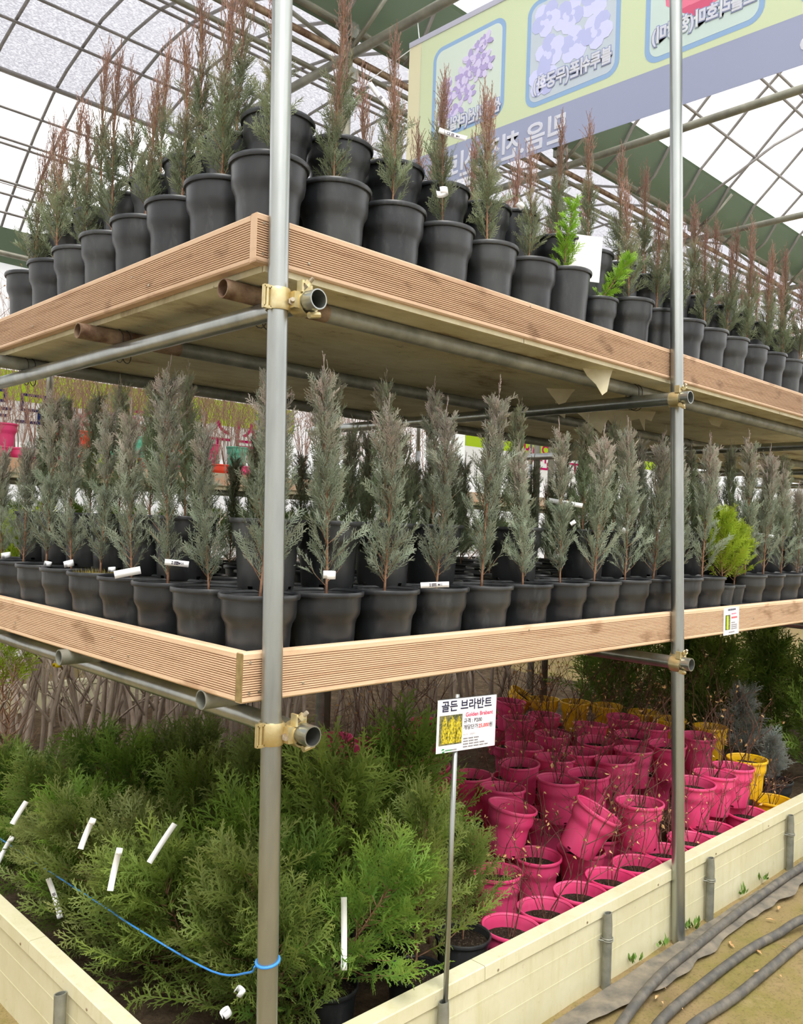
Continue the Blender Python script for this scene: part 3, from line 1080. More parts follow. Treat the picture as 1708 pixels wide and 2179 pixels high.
def make_juniper(seed, style):
    rng = random.Random(seed)
    H = rng.uniform(.52, .66)
    path, st = stem_mesh('stem', None, H, 0.0048, 0.02, rng)
    P = np.array(path)

    def trunk(z):
        z = min(max(z, 0), H)
        return np.array([np.interp(z, P[:, 2], P[:, 0]), np.interp(z, P[:, 2], P[:, 1]), z])
    sps = [spray(rng, 0.062, 11, .60, .44, False, 3, 0.00125) for _ in range(5)]
    fan = [spray(rng, 0.066, 11, .70, .46, True, 3, 0.0013, .1, .55, .1) for _ in range(3)]
    thin = [spray(rng, 0.06, 10, .30, .20, False, 1, 0.0010) for _ in range(3)]
    lv = Leaves()
    if style == 'low':
        base, tip, topc = L3(130, 140, 118), L3(160, 170, 148), L3(186, 170, 160)
    elif style == 'dark':
        base, tip, topc = L3(120, 136, 104), L3(150, 164, 128), L3(170, 160, 144)
    else:
        base, tip, topc = L3(112, 122, 92), L3(140, 148, 116), L3(160, 128, 114)
    n = {'low': 80, 'dark': 80, 'up': 56}[style]
    thick = rng.uniform(.62, .92) * (.66 if style == 'up' else 1)
    gaps = [rng.uniform(.1, .5) for _ in range(2)]
    z_lo, bare = rng.uniform(.02, .08), rng.choice((0, .2, .55))
    for i in range(n):
        u = (i + rng.random()) / n
        if style == 'low' and any(abs(u - g_) < .03 for g_ in gaps):
            continue
        z = H * (z_lo + (.97 - z_lo) * u)
        if u < .14 and rng.random() < bare:
            continue
        az = i * 2.4 + rng.uniform(-.6, .6)
        if style == 'up' and u > 0.46:
            an = rng.uniform(.08, .28)
            bl = (0.05 + 0.10 * (1 - u)) * rng.uniform(.8, 1.5)
        else:
            an = rng.uniform(.45, .95) if u < .25 else rng.uniform(.25, .60)
            prof = .050 + .075 * math.sin(math.pi * min(1, .30 + u * .7)) ** 1.2
            bl = prof * rng.uniform(.65, 1.25) * thick
        d = np.array([math.cos(az) * math.sin(an), math.sin(az) * math.sin(an), math.cos(an)])
        p0 = trunk(z)
        st.tube([p0, p0 + d * bl * .5, p0 + d * bl * .9 + np.array([0, 0, bl * .08])], [0.0016, 0.0011, 0.0005], 3, False)
        k = 4 if style != 'up' or u < .46 else 3
        for j in range(k):
            t_ = .15 + .80 * j / (k - 1)
            q = p0 + d * bl * t_ + np.array([0, 0, bl * .12 * t_ * t_])
            e = d + np.array([rng.uniform(-.55, .55), rng.uniform(-.55, .55), rng.uniform(.1, .6)])
            hue = min(1, max(0, (u - (.30 if style == 'up' else .42)) / .45))
            if style == 'up':
                c0 = base * (1 - hue) + topc * hue
                c1 = tip * (1 - hue) + topc * 1.1 * hue
                sp = thin[rng.randrange(3)] if u > .46 else (sps + fan)[rng.randrange(8)]
            else:
                hh = hue * rng.uniform(.1, 1.0)
                c0 = base * (1 - hh) + topc * hh
                c1 = tip * (1 - hh) + topc * hh
                sp = (sps + fan)[rng.randrange(8)]
            lv.put(sp, q, frame(e, np.array([rng.uniform(-1, 1), rng.uniform(-1, 1), .2])), rng.uniform(.75, 1.2) * (1 - .25 * u), jit(rng, c0), jit(rng, c1))
    for k in range(5 if style == 'up' else 3):
        z = H * rng.uniform(.6, .86)
        p0 = trunk(z) + np.array([rng.uniform(-.025, .025), rng.uniform(-.025, .025), 0])
        ln = rng.uniform(.09, .16)
        for j in range(6):
            q = p0 + np.array([rng.uniform(-.004, .004), rng.uniform(-.004, .004), ln * j / 5])
            lv.put(thin[rng.randrange(3)], q, frame(np.array([rng.uniform(-.2, .2), rng.uniform(-.2, .2), 1.0]), np.array([rng.uniform(-1, 1), rng.uniform(-1, 1), 0])), .7, jit(rng, topc if style == 'up' else base), jit(rng, topc))
    for j in range(8):
        q = trunk(H * (.9 + .11 * j / 6)) + np.array([0, 0, 0.010 * j])
        lv.put(thin[j % 3], q, frame(np.array([rng.uniform(-.2, .2), rng.uniform(-.2, .2), 1.0]), np.array([rng.uniform(-1, 1), rng.uniform(-1, 1), 0])), .7, jit(rng, topc), jit(rng, topc))
    return st.mesh('stem', M['stem'], True), lv.mesh('foliage', M['juniper'])


def make_thuja(seed, c0, c1, H=None, spread=1.0, nb=38, dens=5, ss=1.0):
    rng = random.Random(seed)
    H = H or rng.uniform(.5, .68)
    path, st = stem_mesh('stem', None, H, 0.006, 0.03, rng)
    P = np.array(path)

    def trunk(z):
        return np.array([np.interp(z, P[:, 2], P[:, 0]), np.interp(z, P[:, 2], P[:, 1]), z])
    sps = [spray(rng, 0.115 * ss, 9, .85, .48, True, 4, 0.0027 * (.5 + .5 * ss), rng.uniform(-.3, .3), .62, rng.uniform(.0, .3)) for _ in range(5)]
    lv = Leaves()
    for i in range(nb):
        u = (i + rng.random()) / nb
        z = H * (0.08 + 0.90 * u)
        az = i * 2.4 + rng.uniform(-.5, .5)
        an = rng.uniform(.75, 1.15) - .35 * u
        bl = (0.06 + 0.20 * (1 - u) ** .85) * rng.uniform(.75, 1.2) * spread
        d = np.array([math.cos(az) * math.sin(an), math.sin(az) * math.sin(an), math.cos(an)])
        p0 = trunk(z)
        sag = np.array([0, 0, bl * .18])
        st.tube([p0, p0 + d * bl * .5, p0 + d * bl * .95 + sag], [0.0026, 0.0018, 0.0007], 4, False)
        for j in range(dens):
            t_ = .22 + .78 * j / (dens - 1)
            q = p0 + d * bl * t_ + sag * t_ * t_
            lat = np.cross(d, [0, 0, 1.0]) * ((-1) ** j) * rng.uniform(.3, .95) * (0.15 if j == dens - 1 else 1)
            e = d + lat + np.array([0, 0, rng.uniform(-.05, .45)])
            nn = np.array([rng.uniform(-.6, .6), rng.uniform(-.6, .6), 1.0]) if rng.random() < .6 else np.cross(e, [0, 0, 1.0]) + np.array([0, 0, rng.uniform(-.4, .4)])
            lv.put(sps[rng.randrange(5)], q, frame(e, nn), rng.uniform(.7, 1.25), jit(rng, c0), jit(rng, c1))
    for j in range(4):
        lv.put(sps[j], trunk(H * (.9 + .03 * j)), frame(np.array([rng.uniform(-.3, .3), rng.uniform(-.3, .3), 1.0]), np.array([math.cos(j * 2), math.sin(j * 2), 0])), .8, jit(rng, c0), jit(rng, c1))
    return st.mesh('stem', M['stem'], True), lv.mesh('foliage', M['thuja'])


def make_twigs(seed, n=5, H=.38, r=.0030, leaves=10, mat='twig', spread=.5, depth=2, bend=.25):
    rng = random.Random(seed)
    m, lf = MB(), MB()

    def grow(p, d, L, r, k):
        pts = [p]
        q = p
        dd = d
        for i in range(5):
            dd = dd + np.array([rng.uniform(-bend, bend), rng.uniform(-bend, bend), rng.uniform(-bend * .7, bend * .9)])
            dd = dd / np.linalg.norm(dd)
            q = q + dd * L / 5
            if q[2] < 0.01:
                q = np.array([q[0], q[1], 0.01])
            pts.append(q)
            if k > 0 and i > 0 and rng.random() < .72:
                s = dd + np.array([rng.uniform(-1, 1), rng.uniform(-1, 1), rng.uniform(-.3, .8)])
                grow(q, s / np.linalg.norm(s), L * rng.uniform(.3, .6), r * .62, k - 1)
        m.tube(pts, [r * (1 - .12 * i) for i in range(6)], 4 if k else 3, False)
        if rng.random() < leaves / 30:
            u = np.array([rng.uniform(-1, 1), rng.uniform(-1, 1), rng.uniform(-1, 0)])
            u /= np.linalg.norm(u)
            s = np.cross(u, [rng.uniform(-1, 1), 1, rng.uniform(-1, 1)])
            s /= np.linalg.norm(s) + 1e-9
            z = np.cross(u, s) * .004
            l = rng.uniform(.012, .026)
            lf.add([q, q + u * l * .4 + s * l * .3 + z, q + u * l, q + u * l * .4 - s * l * .3 + z], [(0, 1, 2), (0, 2, 3)])
    for i in range(n):
        a = 2 * math.pi * i / n + rng.uniform(-.5, .5)
        t_ = rng.uniform(.1, spread)
        d = np.array([math.cos(a) * t_, math.sin(a) * t_, 1.0])
        grow(np.array([math.cos(a) * .012, math.sin(a) * .012, -0.01]), d / np.linalg.norm(d), H * rng.uniform(.6, 1.1), r * rng.uniform(.8, 1.2), depth)
    if not lf.v:
        lf.add([(0, 0, 0.02), (0.01, 0, 0.03), (0.02, 0.004, 0.02)], [(0, 1, 2)])
    return m.mesh('stems', M[mat], True), lf.mesh('dry_leaves', M['dry_leaf'])


JL = [make_juniper(100 + i, 'low') for i in range(7)]
JU = [make_juniper(200 + i, 'up') for i in range(7)]
JD = [make_juniper(300 + i, 'dark') for i in range(4)]
G0, G1 = L3(62, 92, 34), L3(138, 160, 72)
TH = [make_thuja(400 + i, L3(98 + 8 * (i % 3), 128 + 5 * (i % 4), 46 + 14 * (i % 2)), L3(130 + 8 * (i % 3), 158 - 6 * (i % 2), 66 + 14 * (i % 3))) for i in range(8)]
TGOLD = [make_thuja(500 + i, L3(140, 166, 44), L3(172, 192, 62), .40, .62, 44, 5, .6) for i in range(2)]
TSPIKE = [make_thuja(510 + i, L3(112, 156, 42), L3(146, 186, 58),   .42, .26, 30, 4, .5) for i in range(2)]
TBLUE = [make_thuja(520, L3(136, 144, 138), L3(164, 170, 164), .5, .45, 40, 5)]
TDARK = [make_thuja(540 + i, L3(96, 126, 48), L3(128, 154, 66), .62, .8, 46, 5) for i in range(3)]
TW = [make_twigs(600 + i, 4 + i % 3, .34 + .03 * (i % 4), leaves=9) for i in range(7)]
TTALL = [make_twigs(640 + i, 3, .62, .003, 4, spread=.3) for i in range(3)]
TFAR = [make_twigs(660 + i, 9, .85, .0035, 10, 'pale_twig', .22, 2, .16) for i in range(4)]


ORD = ['first', 'second', 'third', 'fourth', 'fifth', 'sixth', 'seventh', 'eighth', 'ninth', 'tenth', 'eleventh', 'twelfth', 'thirteenth', 'fourteenth', 'fifteenth', 'sixteenth', 'seventeenth', 'eighteenth']


# ------------------------------------------------------------------ fitting helpers
_co = {}


def coords(me):
    if me.name not in _co:
        a = np.empty(len(me.vertices) * 3, np.float32)
        me.vertices.foreach_get('co', a)
        _co[me.name] = a.reshape(-1, 3)
    return _co[me.name]


def fit(plant, want, room):
    """scale for a plant so that it ends below something standing `room` above its soil"""
    return min(want, room / max(float(coords(me)[:, 2].max()) for me in plant))


def rot_zyx(e):
    return np.array((Matrix.Rotation(e[0], 3, 'X') @ Matrix.Rotation(e[1], 3, 'Y') @ Matrix.Rotation(e[2], 3, 'Z')))


def clear_walls(o):
    """slide a thuja in from the planter walls and rack posts until no spray passes through them"""
    P = []
    for c in o.children:
        if c.name.split('.')[0] in ('stem', 'foliage'):
            P.append(coords(c.data) @ rot_zyx(c.rotation_euler).T * c.scale[0] + np.array(c.location))
    P = np.concatenate(P)
    for _ in range(22):
        W = P + np.array(o.location)
        lowp = W[:, 2] < 0.285
        post = (np.hypot(W[:, 0], W[:, 1] - TY * W[:, 2]) < .030) | (np.hypot(W[:, 0], W[:, 1] - 2.2) < .034)
        a = ((W[:, 0] < -.082) & lowp).any()
        b = ((W[:, 1] < .094) & lowp).any()
        if a:
            o.location.x += .015
        if b:
            o.location.y += .015
        if post.any():
            o.location.x += .012
            o.location.y += .012 if o.location.y < 1 else -.015
        if not (a or b or post.any()):
            break


def relax(pts, dmin):
    q = np.array(pts, float)
    for _ in range(120):
        for i in range(len(q)):
            for j in range(i):
                d = q[i] - q[j]
                L_ = np.hypot(*d)
                if L_ < dmin:
                    m_ = (dmin - L_) / 2 * d / (L_ + 1e-6)
                    q[i] += m_
                    q[j] -= m_
        q[:, 1] = np.maximum(q[:, 1], .195)
    return q.tolist()


def untangle(roots, pots, parts):
    """turn each plant round its stem to where the fewest of its twigs run through neighbouring pots"""
    for o in roots:
        ch = [c for c in o.children if c.name.split('.')[0] in parts]
        if not ch:
            continue
        near = [(np.array(p.location), h, r) for p, h, r in pots if p is not o and (p.location - o.location).length < .75]
        best = None
        for k in range(14):
            rz = k * 2 * math.pi / 14
            n = 0
            for c in ch:
                P = coords(c.data)
                P = P[::max(1, len(P) // 1500)]
                W = P @ rot_zyx((c.rotation_euler[0], c.rotation_euler[1], rz)).T * c.scale[0] + np.array(c.location) + np.array(o.location)
                for q, h, r in near:
                    n += int(((np.hypot(W[:, 0] - q[0], W[:, 1] - q[1]) < r) & (W[:, 2] > q[2]) & (W[:, 2] < q[2] + h)).sum())
            if best is None or n < best[0]:
                best = (n, rz)
        for c in ch:
            c.rotation_euler[2] = best[1]


# ------------------------------------------------------------------ pots
RIM = {}


def pot_mesh(name, mat, R=.1025, H=.19, neck=True, notch=True):
    tk = 0.0025
    if neck:
        out = [(R * .70, 0.0), (R * .735, .012), (R * .785, H * .44), (R * .79, H * .54), (R * .82, H * .61), (R * .895, H * .68), (R * .915, H * .75), (R * .915, H * .84), (R * .93, H - .013)]
    else:
        out = [(R * .74, 0.0), (R * .76, .012), (R * .84, H * .5), (R * .93, H - .013)]
    prof = [(0.0, 0.004), (R * .60, 0.004), (R * .62, 0.0)] + out
    prof += [(R * .93, H - .004)]
    rim = [(R * .922, H - .013), (R * .985, H - .013), (R, H - .010), (R, H - .003), (R * .985, H), (R * .945, H), (R * .915, H - .005), (R * .922, H - .013)]
    inner = [(r - tk, z) for r, z in out[::-1]]
    prof += inner[:-1]
    n = 32
    sk = (lambda i, k: i == 3 and k % 8 in (0,)) if notch else None
    m = MB().lathe(prof, n, sk)
    me = m.mesh(name, mat)
    RIM[me.name] = autosmooth(MB().lathe(rim, n).mesh('rim', mat), 35)
    return autosmooth(me, 35)


POT_B = pot_mesh('pot', M['black_pot'])
POT_U = pot_mesh('pot', M['black_pot'], .1035, .215)
POT_S = pot_mesh('pot', M['black_pot'], .098, .235, False)
POT_T = pot_mesh('pot', M['black_pot'], .0535, .085, False, False)
POT_P = pot_mesh('pot', M['pink_pot'])
POT_Y = pot_mesh('pot', M['yellow_pot'])
POT_C = {k: pot_mesh('pot', M[k + '_pot']) for k in ('red', 'lime', 'mint')}


def soil_mesh(R):
    m = MB()
    rng = random.Random(5)
    vs = [(0, 0, .006)]
    n = 18
    for j in (1, 2, 3):
        for k in range(n):
            a = 2 * math.pi * k / n
            vs.append((R * j / 3 * math.cos(a), R * j / 3 * math.sin(a), rng.uniform(-.004, .006) if j < 3 else 0))
    fs = [(0, 1 + k, 1 + (k + 1) % n) for k in range(n)]
    for j in range(2):
        for k in range(n):
            fs.append((1 + j * n + k, 1 + (j + 1) * n + k, 1 + (j + 1) * n + (k + 1) % n, 1 + j * n + (k + 1) % n))
    return m.add(vs, fs).mesh('soil', M['soil'], True)


SOIL = soil_mesh(.088)
SOIL_S = soil_mesh(.048)


def potted(name, label, cat, loc, pot, H, plant=None, pscale=1.0, tilt=(0, 0), group=None, scale=1.0, soil=SOIL, soil_d=.022, lean=(0, 0), parts=('stem', 'foliage'), rz=None):
    rz = RND.uniform(0, 6.28) if rz is None else rz
    o = thing(name, label, cat, loc, (tilt[0], tilt[1], 0), scale, group)
    link('rim', RIM[pot.name], link('pot', pot, o, (0, 0, 0), (0, 0, rz)))
    link('soil', soil, o, (0, 0, H - soil_d), (0, 0, rz * 1.7), .89 if soil_d > .07 else (.95 if soil_d > .05 else 1.0))
    if plant:
        for nm, me in zip(parts, plant):
            link(nm, me, o, (0, 0, H - soil_d), (lean[0], lean[1], rz * 2.3), pscale, 'ZYX')
    return o


# ---- lower shelf
HB, HU = .19, .215
n_small = 0
for k in range(17):
    x = 0.062 + 0.2125 * k
    if 12 <= k <= 12:
        continue
    if not on_screen(x, .19, SL + .2, 40):
        continue
    sparse = k in (0,)
    potted('potted_juniper', 'grey-green juniper in black pot, ' + ORD[k] + ' from the rack corner in lower shelf front row', 'potted plant', (x, .19, SL), POT_B, HB,
           JL[(k * 3 + 1) % 7], RND.uniform(.76, .95), lean=(RND.uniform(-.05, .05), RND.uniform(-.05, .05)), group='front row junipers on the lower shelf')
for k in range(1, 9):
    y = .19 + 0.2175 * k
    if k == 4:
        continue
    potted('potted_juniper', 'grey-green juniper in black pot, ' + ORD[k] + ' from the rack corner along lower end board', 'potted plant', (.052, y, SL), POT_B, HB,
           JL[(k * 2) % 7], RND.uniform(.74, .92), lean=(RND.uniform(-.06, .06), RND.uniform(-.06, .06)), group='end row junipers on the lower shelf')
# pot with only dry moss and grass
MOSS = MB()
rr_ = random.Random(3)
for i in range(260):
    a, q = rr_.uniform(0, 6.28), .085 * math.sqrt(rr_.random())
    x, y, h = q * math.cos(a), q * math.sin(a), rr_.uniform(.008, .03)
    MOSS.add([(x - .001, y, 0), (x + .001, y, 0), (x + rr_.uniform(-.012, .012), y + rr_.uniform(-.012, .012), h)], [(0, 1, 2)])
MOSS_ME = MOSS.mesh('moss', plain('dry_moss', lin(176, 160, 84), .9))
o = potted('potted_juniper', 'juniper in a black pot with yellow moss on its soil beside the end board', 'potted plant', (.052, .19 + .2175 * 4, SL), POT_B, HB, JL[5], .8)
link('moss', MOSS_ME, o, (0, 0, HB - .018))
# second layer on the rims of the front rows
for k in range(17):
    x = 0.062 + 0.2125 * (k + .5)
    if k in (4, 6) or not on_screen(x, .35, SL + .4, 30):
        continue
    potted('potted_juniper', 'raised juniper, ' + ORD[k] + ' from the corner, standing on lower shelf front row rims', 'potted plant', (x, .315, SL + HB - .004), POT_B, HB,
           JD[k % 4] if k % 3 else JL[k % 7], fit(JD[k % 4] if k % 3 else JL[k % 7], RND.uniform(.66, .84), 2.035 - SL - 2 * HB + .026), group='second layer junipers on the lower shelf')
for k in range(2, 8):
    y = .19 + 0.2175 * (k + .5)
    potted('potted_juniper', 'green-grey juniper, ' + ORD[k - 2] + ' from the corner, raised behind the lower end row', 'potted plant', (.16, y, SL + HB - .004), POT_B, HB,
           JD[k % 4], fit(JD[k % 4], RND.uniform(.72, .86), 2.035 - SL - 2 * HB + .026), group='raised junipers behind the lower end row')
# supporting inner rows (pots only, their plants are hidden) and taller plants farther in
for k in range(16):
    x = 0.275 + 0.2125 * k
    if on_screen(x, .41, SL + .1, 10):
        potted('nursery_pot', 'black pot of soil under the raised junipers of the lower shelf', 'pot', (x, .405, SL), POT_B, HB, group='supporting pots inside the lower shelf')
for j in range(1, 7):
    potted('nursery_pot', 'black pot of soil under the raised junipers of the lower shelf', 'pot', (.268, .405 + .2175 * j, SL), POT_B, HB, group='supporting pots inside the lower shelf')
for r_ in range(4):
    y = .66 + .30 * r_
    for k in range(24):
        x = .51 + .25 * k + .1 * (r_ % 2)
        if x > 7.6 or not on_screen(x, y, SL + .5, 10) or (k * 7 + r_ * 3) % 9 == 0:
            continue
        potted('potted_juniper', 'tall juniper in a black pot deep inside the lower shelf', 'potted plant', (x, y, SL), POT_B, HB,
               (JD + JU)[(k * 5 + r_) % 11 if x > 2.2 else k % 4], RND.uniform(.66, .86), group='tall junipers deep in the lower shelf')

# golden thujas in small pots on a tray
tray = thing('plant_tray', 'low black plastic tray under two small pots on the lower shelf', 'tray', (2.61, .17, SL))
m = MB().box(-.104, .104, -.06, .06, .055, .063).box(-.104, -.100, -.06, .06, 0, .063).box(.100, .104, -.06, .06, 0, .063).box(-.104, .104, -.06, -.056, 0, .05).box(-.104, .104, .056, .06, 0, .063)
link('frame', m.mesh('frame', M['black_pot']), tray)
m = MB()
for i in range(6):
    m.box(-.08 + i * .03, -.068 + i * .03, -.056, .056, .050, .0552)
link('slats', m.mesh('slats', M['black_pot']), tray)
for i, dx in enumerate((-.0505, .0575)):
    potted('potted_thuja', 'bright lime green bushy thuja in a small black pot on a tray', 'potted plant', (2.61 + dx, .170, SL + .0628), POT_T, .085,
           TGOLD[i], (.78, .66)[i], group='lime thujas on the tray', soil=SOIL_S, soil_d=.012)

# ---- upper shelf
for k in range(17):
    x = 0.07 + 0.2145 * k
    if k == 6:
        potted('potted_cypress', 'bright green spiky young cypress in a tall straight black pot on the upper shelf', 'potted plant', (x, .225, SU), POT_S, .235, TSPIKE[0], .62)
        continue
    if k == 7:
        potted('potted_cypress', 'small yellowish thuja with brown base in an undersized black pot on the upper shelf', 'potted plant', (x - .01, .225, SU), POT_U, HU, TSPIKE[1], .62, scale=.82, lean=(.4, .4))
        continue
    if not on_screen(x, .22, SU + .2, 40):
        continue
    potted('potted_juniper', 'brown-tipped juniper in bulged black pot, ' + ORD[k] + ' from rack corner in upper front row', 'potted plant', (x, .225, SU), POT_U, HU,
           JU[(k * 3) % 7], RND.uniform(.70, .88), group='front row junipers on the upper shelf')
for k in range(1, 10):
    y = .225 + 0.2195 * k
    if y > 1.9:
        continue
    potted('potted_juniper', 'brown-tipped juniper in bulged black pot, ' + ORD[k] + ' from rack corner along upper end board', 'potted plant', (.07, y, SU), POT_U, HU,
           JU[(k * 2 + 1) % 7], RND.uniform(.8, 1.0), lean=(RND.uniform(-.06, .06), RND.uniform(-.06, .06)), group='end row junipers on the upper shelf')
for k in range(17):
    x = 0.07 + 0.2145 * (k + .5)
    if k in (5,) or not on_screen(x, .35, SU + .4, 30):
        continue
    potted('potted_juniper', 'brown-tipped raised juniper, ' + ORD[k] + ' from the corner, standing on upper front row rims', 'potted plant', (x, .345, SU + HU - .004), POT_B, HB,
           JU[(k * 5 + 2) % 7], RND.uniform(.70, .92), group='second layer junipers on the upper shelf')
potted('nursery_pot', 'tall black pot with the white card leaning beside it on the upper shelf', 'pot', (1.252, .385, SU + HU - .004), POT_S, .235)
for k in range(1, 8):
    y = .225 + 0.2195 * (k + .5)
    if y > 1.9:
        continue
    potted('potted_juniper', 'brown-tipped juniper, ' + ORD[k - 1] + ' from the corner, raised behind the upper end row', 'potted plant', (.178, y, SU + HU - .004), POT_B, HB,
           JU[(k * 3 + 1) % 7], RND.uniform(.8, .98), group='raised junipers behind the upper end row')
for k in range(16):
    x = 0.285 + 0.2145 * k
    if on_screen(x, .44, SU + .1, 10):
        potted('nursery_pot', 'black pot of soil under the raised junipers of the upper shelf', 'pot', (x, .44, SU), POT_U, HU, group='supporting pots inside the upper shelf')
for j in range(1, 7):
    potted('nursery_pot', 'black pot of soil under the raised junipers of the upper shelf', 'pot', (.285, .44 + .2195 * j, SU), POT_U, HU, group='supporting pots inside the upper shelf')
for r_ in range(4):
    y = .68 + .30 * r_
    for k in range(24):
        x = .52 + .27 * k + .12 * (r_ % 2)
        if x > 7.6 or not on_screen(x, y, SU + .6, 10) or (k * 5 + r_ * 2) % 7 == 0:
            continue
        potted('potted_juniper', 'brown-topped juniper in a black pot deep inside the upper shelf', 'potted plant', (x, y, SU), POT_U, HU,
               JU[(k * 5 + r_) % 7], RND.uniform(.95, 1.2), group='junipers deep in the upper shelf')

card = MB().box(-.06, .06, -.0008, .0008, 0, .172)
c_ = tag(link('blank_card', card.mesh('blank_card', M['card']), None, (1.475, .225, SU + .2345), (math.radians(-3), math.radians(4), math.radians(-40))), 'blank pale card leaning among the pots of the upper shelf', 'card')

# ---- pink and yellow pots in the bed
ZB = 0.035
LOWP = [[1.44, 0.51], [1.70, 0.52], [1.9, 0.44], [2.11, 0.5], [2.33, 0.53], [1.33, 0.2], [1.74, 0.2], [1.12, 0.2], [1.95, 0.2], [2.16, 0.2], [2.38, 0.2], [2.59, 0.2], [2.94, 0.2], [1.535, 0.2]]
UPP = [[1.60, 0.61], [1.83, 0.40], [2.12, 0.3], [2.12, 0.72], [2.32, 0.68], [2.62, 0.72], [2.88, 0.78], [3.15, 0.73], [3.47, 0.72], [2.59, 0.30], [2.79, 0.30], [3.0, 0.30], [1.81, 0.8], [1.85, 1.01], [2.19, 0.99], [2.41, 0.95], [2.46, 1.19], [2.61, 0.94], [2.8, 1.25], [2.89, 1.02], [3.18, 0.97], [3.45, 1.0], [3.54, 1.25], [3.19, 1.25], [3.18, 1.58], [2.97, 1.61], [3.33, 1.97], [2.12, 1.84], [1.88, 1.73], [2.45, 1.89], [1.8, 1.93], [1.68, 1.66], [2.04, 1.6], [1.83, 1.26], [1.63, 1.06], [1.59, 1.48]]
YEL = [[3.75, 0.78], [3.21, 0.32], [3.78, 1.24], [3.74, 1.04], [3.68, 1.69], [3.59, 1.87], [3.76, 1.5], [3.53, 2.13]]
EXT = [[2.15, 0.81], [2.35, 0.77], [2.65, 0.81], [2.91, 0.87], [3.18, 0.82], [3.5, 0.81], [2.82, 0.4], [1.84, 0.89], [1.88, 1.1], [2.22, 1.08], [2.44, 1.04], [2.49, 1.28], [2.64, 1.03], [2.83, 1.34], [2.92, 1.11], [3.21, 1.06], [3.48, 1.09], [3.57, 1.34], [3.22, 1.34], [3.21, 1.67], [3.0, 1.7], [3.36, 2.06], [2.15, 1.93], [1.91, 1.82], [2.48, 1.98], [1.83, 2.02], [1.71, 1.75], [2.07, 1.69], [1.86, 1.35], [1.66, 1.15], [1.62, 1.57], [3.78, 0.87], [3.23, 0.42], [3.81, 1.33], [3.77, 1.13], [3.71, 1.78], [3.62, 1.96], [3.79, 1.59], [3.56, 2.22], [1.69, .73]]
_low = relax(LOWP + EXT, .208)
LOWP, EXT = _low[:len(LOWP)], _low[len(LOWP):]
_up = relax(UPP + YEL, .208)
UPP, YEL = _up[:len(UPP)], _up[len(UPP):]
TWP = ('stems', 'dry_leaves')
for i, (x, y) in enumerate(LOWP):
    gl = 'pink pot with bare reddish twigs on the bed soil ' + ('against the cream planter wall' if y < .3 else 'a row in from the wall')
    potted('potted_shrub', gl, 'potted plant', (x, y, ZB), POT_P, HB, TW[i % 7], RND.uniform(.7, 1.05), group='pink pots by the wall' if y < .3 else 'pink pots one row in', parts=TWP, soil_d=.045,
           tilt=(RND.uniform(-.04, .04), RND.uniform(-.04, .04)))
for i, (x, y) in enumerate(UPP):
    if i == 1:
        potted('potted_shrub', 'pink pot tipped over sideways on top of other pink pots', 'potted plant', (x - .03, y, ZB + HB + .030), POT_P, HB, None, tilt=(.36, .34), soil_d=.06)
        continue
    if i == 0:
        potted('potted_shrub', 'pink pot leaning slightly beside the tipped-over pink pot', 'potted plant', (x, y, ZB + HB + .010), POT_P, HB, None, tilt=(.10, .13), soil_d=.08)
        continue
    potted('potted_shrub', 'pink pot with bare reddish twigs standing on other pink pots', 'potted plant', (x, y, ZB + HB - .004), POT_P, HB, TW[(i * 3) % 7], RND.uniform(.7, 1.1), group='pink pots of the upper layer', parts=TWP, soil_d=.045,
           tilt=(RND.uniform(-.07, .07), RND.uniform(-.07, .07)))
for i, (x, y) in enumerate(EXT):
    potted('nursery_pot', 'pink pot without a plant below the upper layer of pots', 'pot', (x, y, ZB), POT_P, HB, group='pink pots underneath')
for i, (x, y) in enumerate(YEL):
    tall = i in (0, 1)
    lb = {0: 'yellow pot with branching twigs behind the pink pots beside the tall thujas', 1: 'yellow pot with one tall forked bare stem near the planter wall', 7: 'yellow pot tilted at the far end of the pink pots'}.get(i, 'yellow pot with bare twigs in the row behind the pink pots')
    potted('potted_shrub', lb, 'potted plant', (x, y, ZB + HB - .004 + (.032 if i == 7 else 0)), POT_Y, HB, TTALL[i % 3] if tall else TW[i % 7], fit(TTALL[i % 3], 1.0, .66) if tall else 1.0, group=None if i in (0, 1, 7) else 'yellow pots behind the pink ones', parts=TWP, soil_d=.035,
           tilt=(.5, .3) if i == 7 else (0, 0))
potted('potted_shrub', 'low yellow pot on the soil in front of the leaning grey juniper', 'potted plant', (3.24, .20, ZB), POT_Y, HB, TW[2], .6, parts=TWP, soil_d=.06)
potted('potted_juniper', 'silver-grey feathery juniper leaning in a black pot past the yellow pots', 'potted plant', (3.60, .34, ZB), POT_B, HB, TBLUE[0], .52, lean=(.1, -.3))
potted('potted_juniper', 'silver-grey juniper half hidden behind the yellow pots', 'potted plant', (3.92, .66, ZB), POT_B, HB, TBLUE[0], .75)

_bed = [o for o in bpy.data.objects if o.parent is None and o.type == 'EMPTY' and o.name.split('.')[0] in ('potted_shrub', 'nursery_pot') and o.location.z < .3 and o.location.y < 3]
untangle([o for o in _bed if o.name.startswith('potted_shrub')], [(o, HB - .008, .098) for o in _bed], TWP)
_shelf = [o for o in bpy.data.objects if o.parent is None and o.type == 'EMPTY' and o.name.split('.')[0] in ('potted_juniper', 'nursery_pot', 'potted_cypress') and o.location.z > 1]
untangle([o for o in _shelf if o.name.startswith('potted_juniper') and (o.location.y < .5 or o.location.x < .3)], [(o, HB, .092) for o in _shelf], ('foliage', 'stem'))

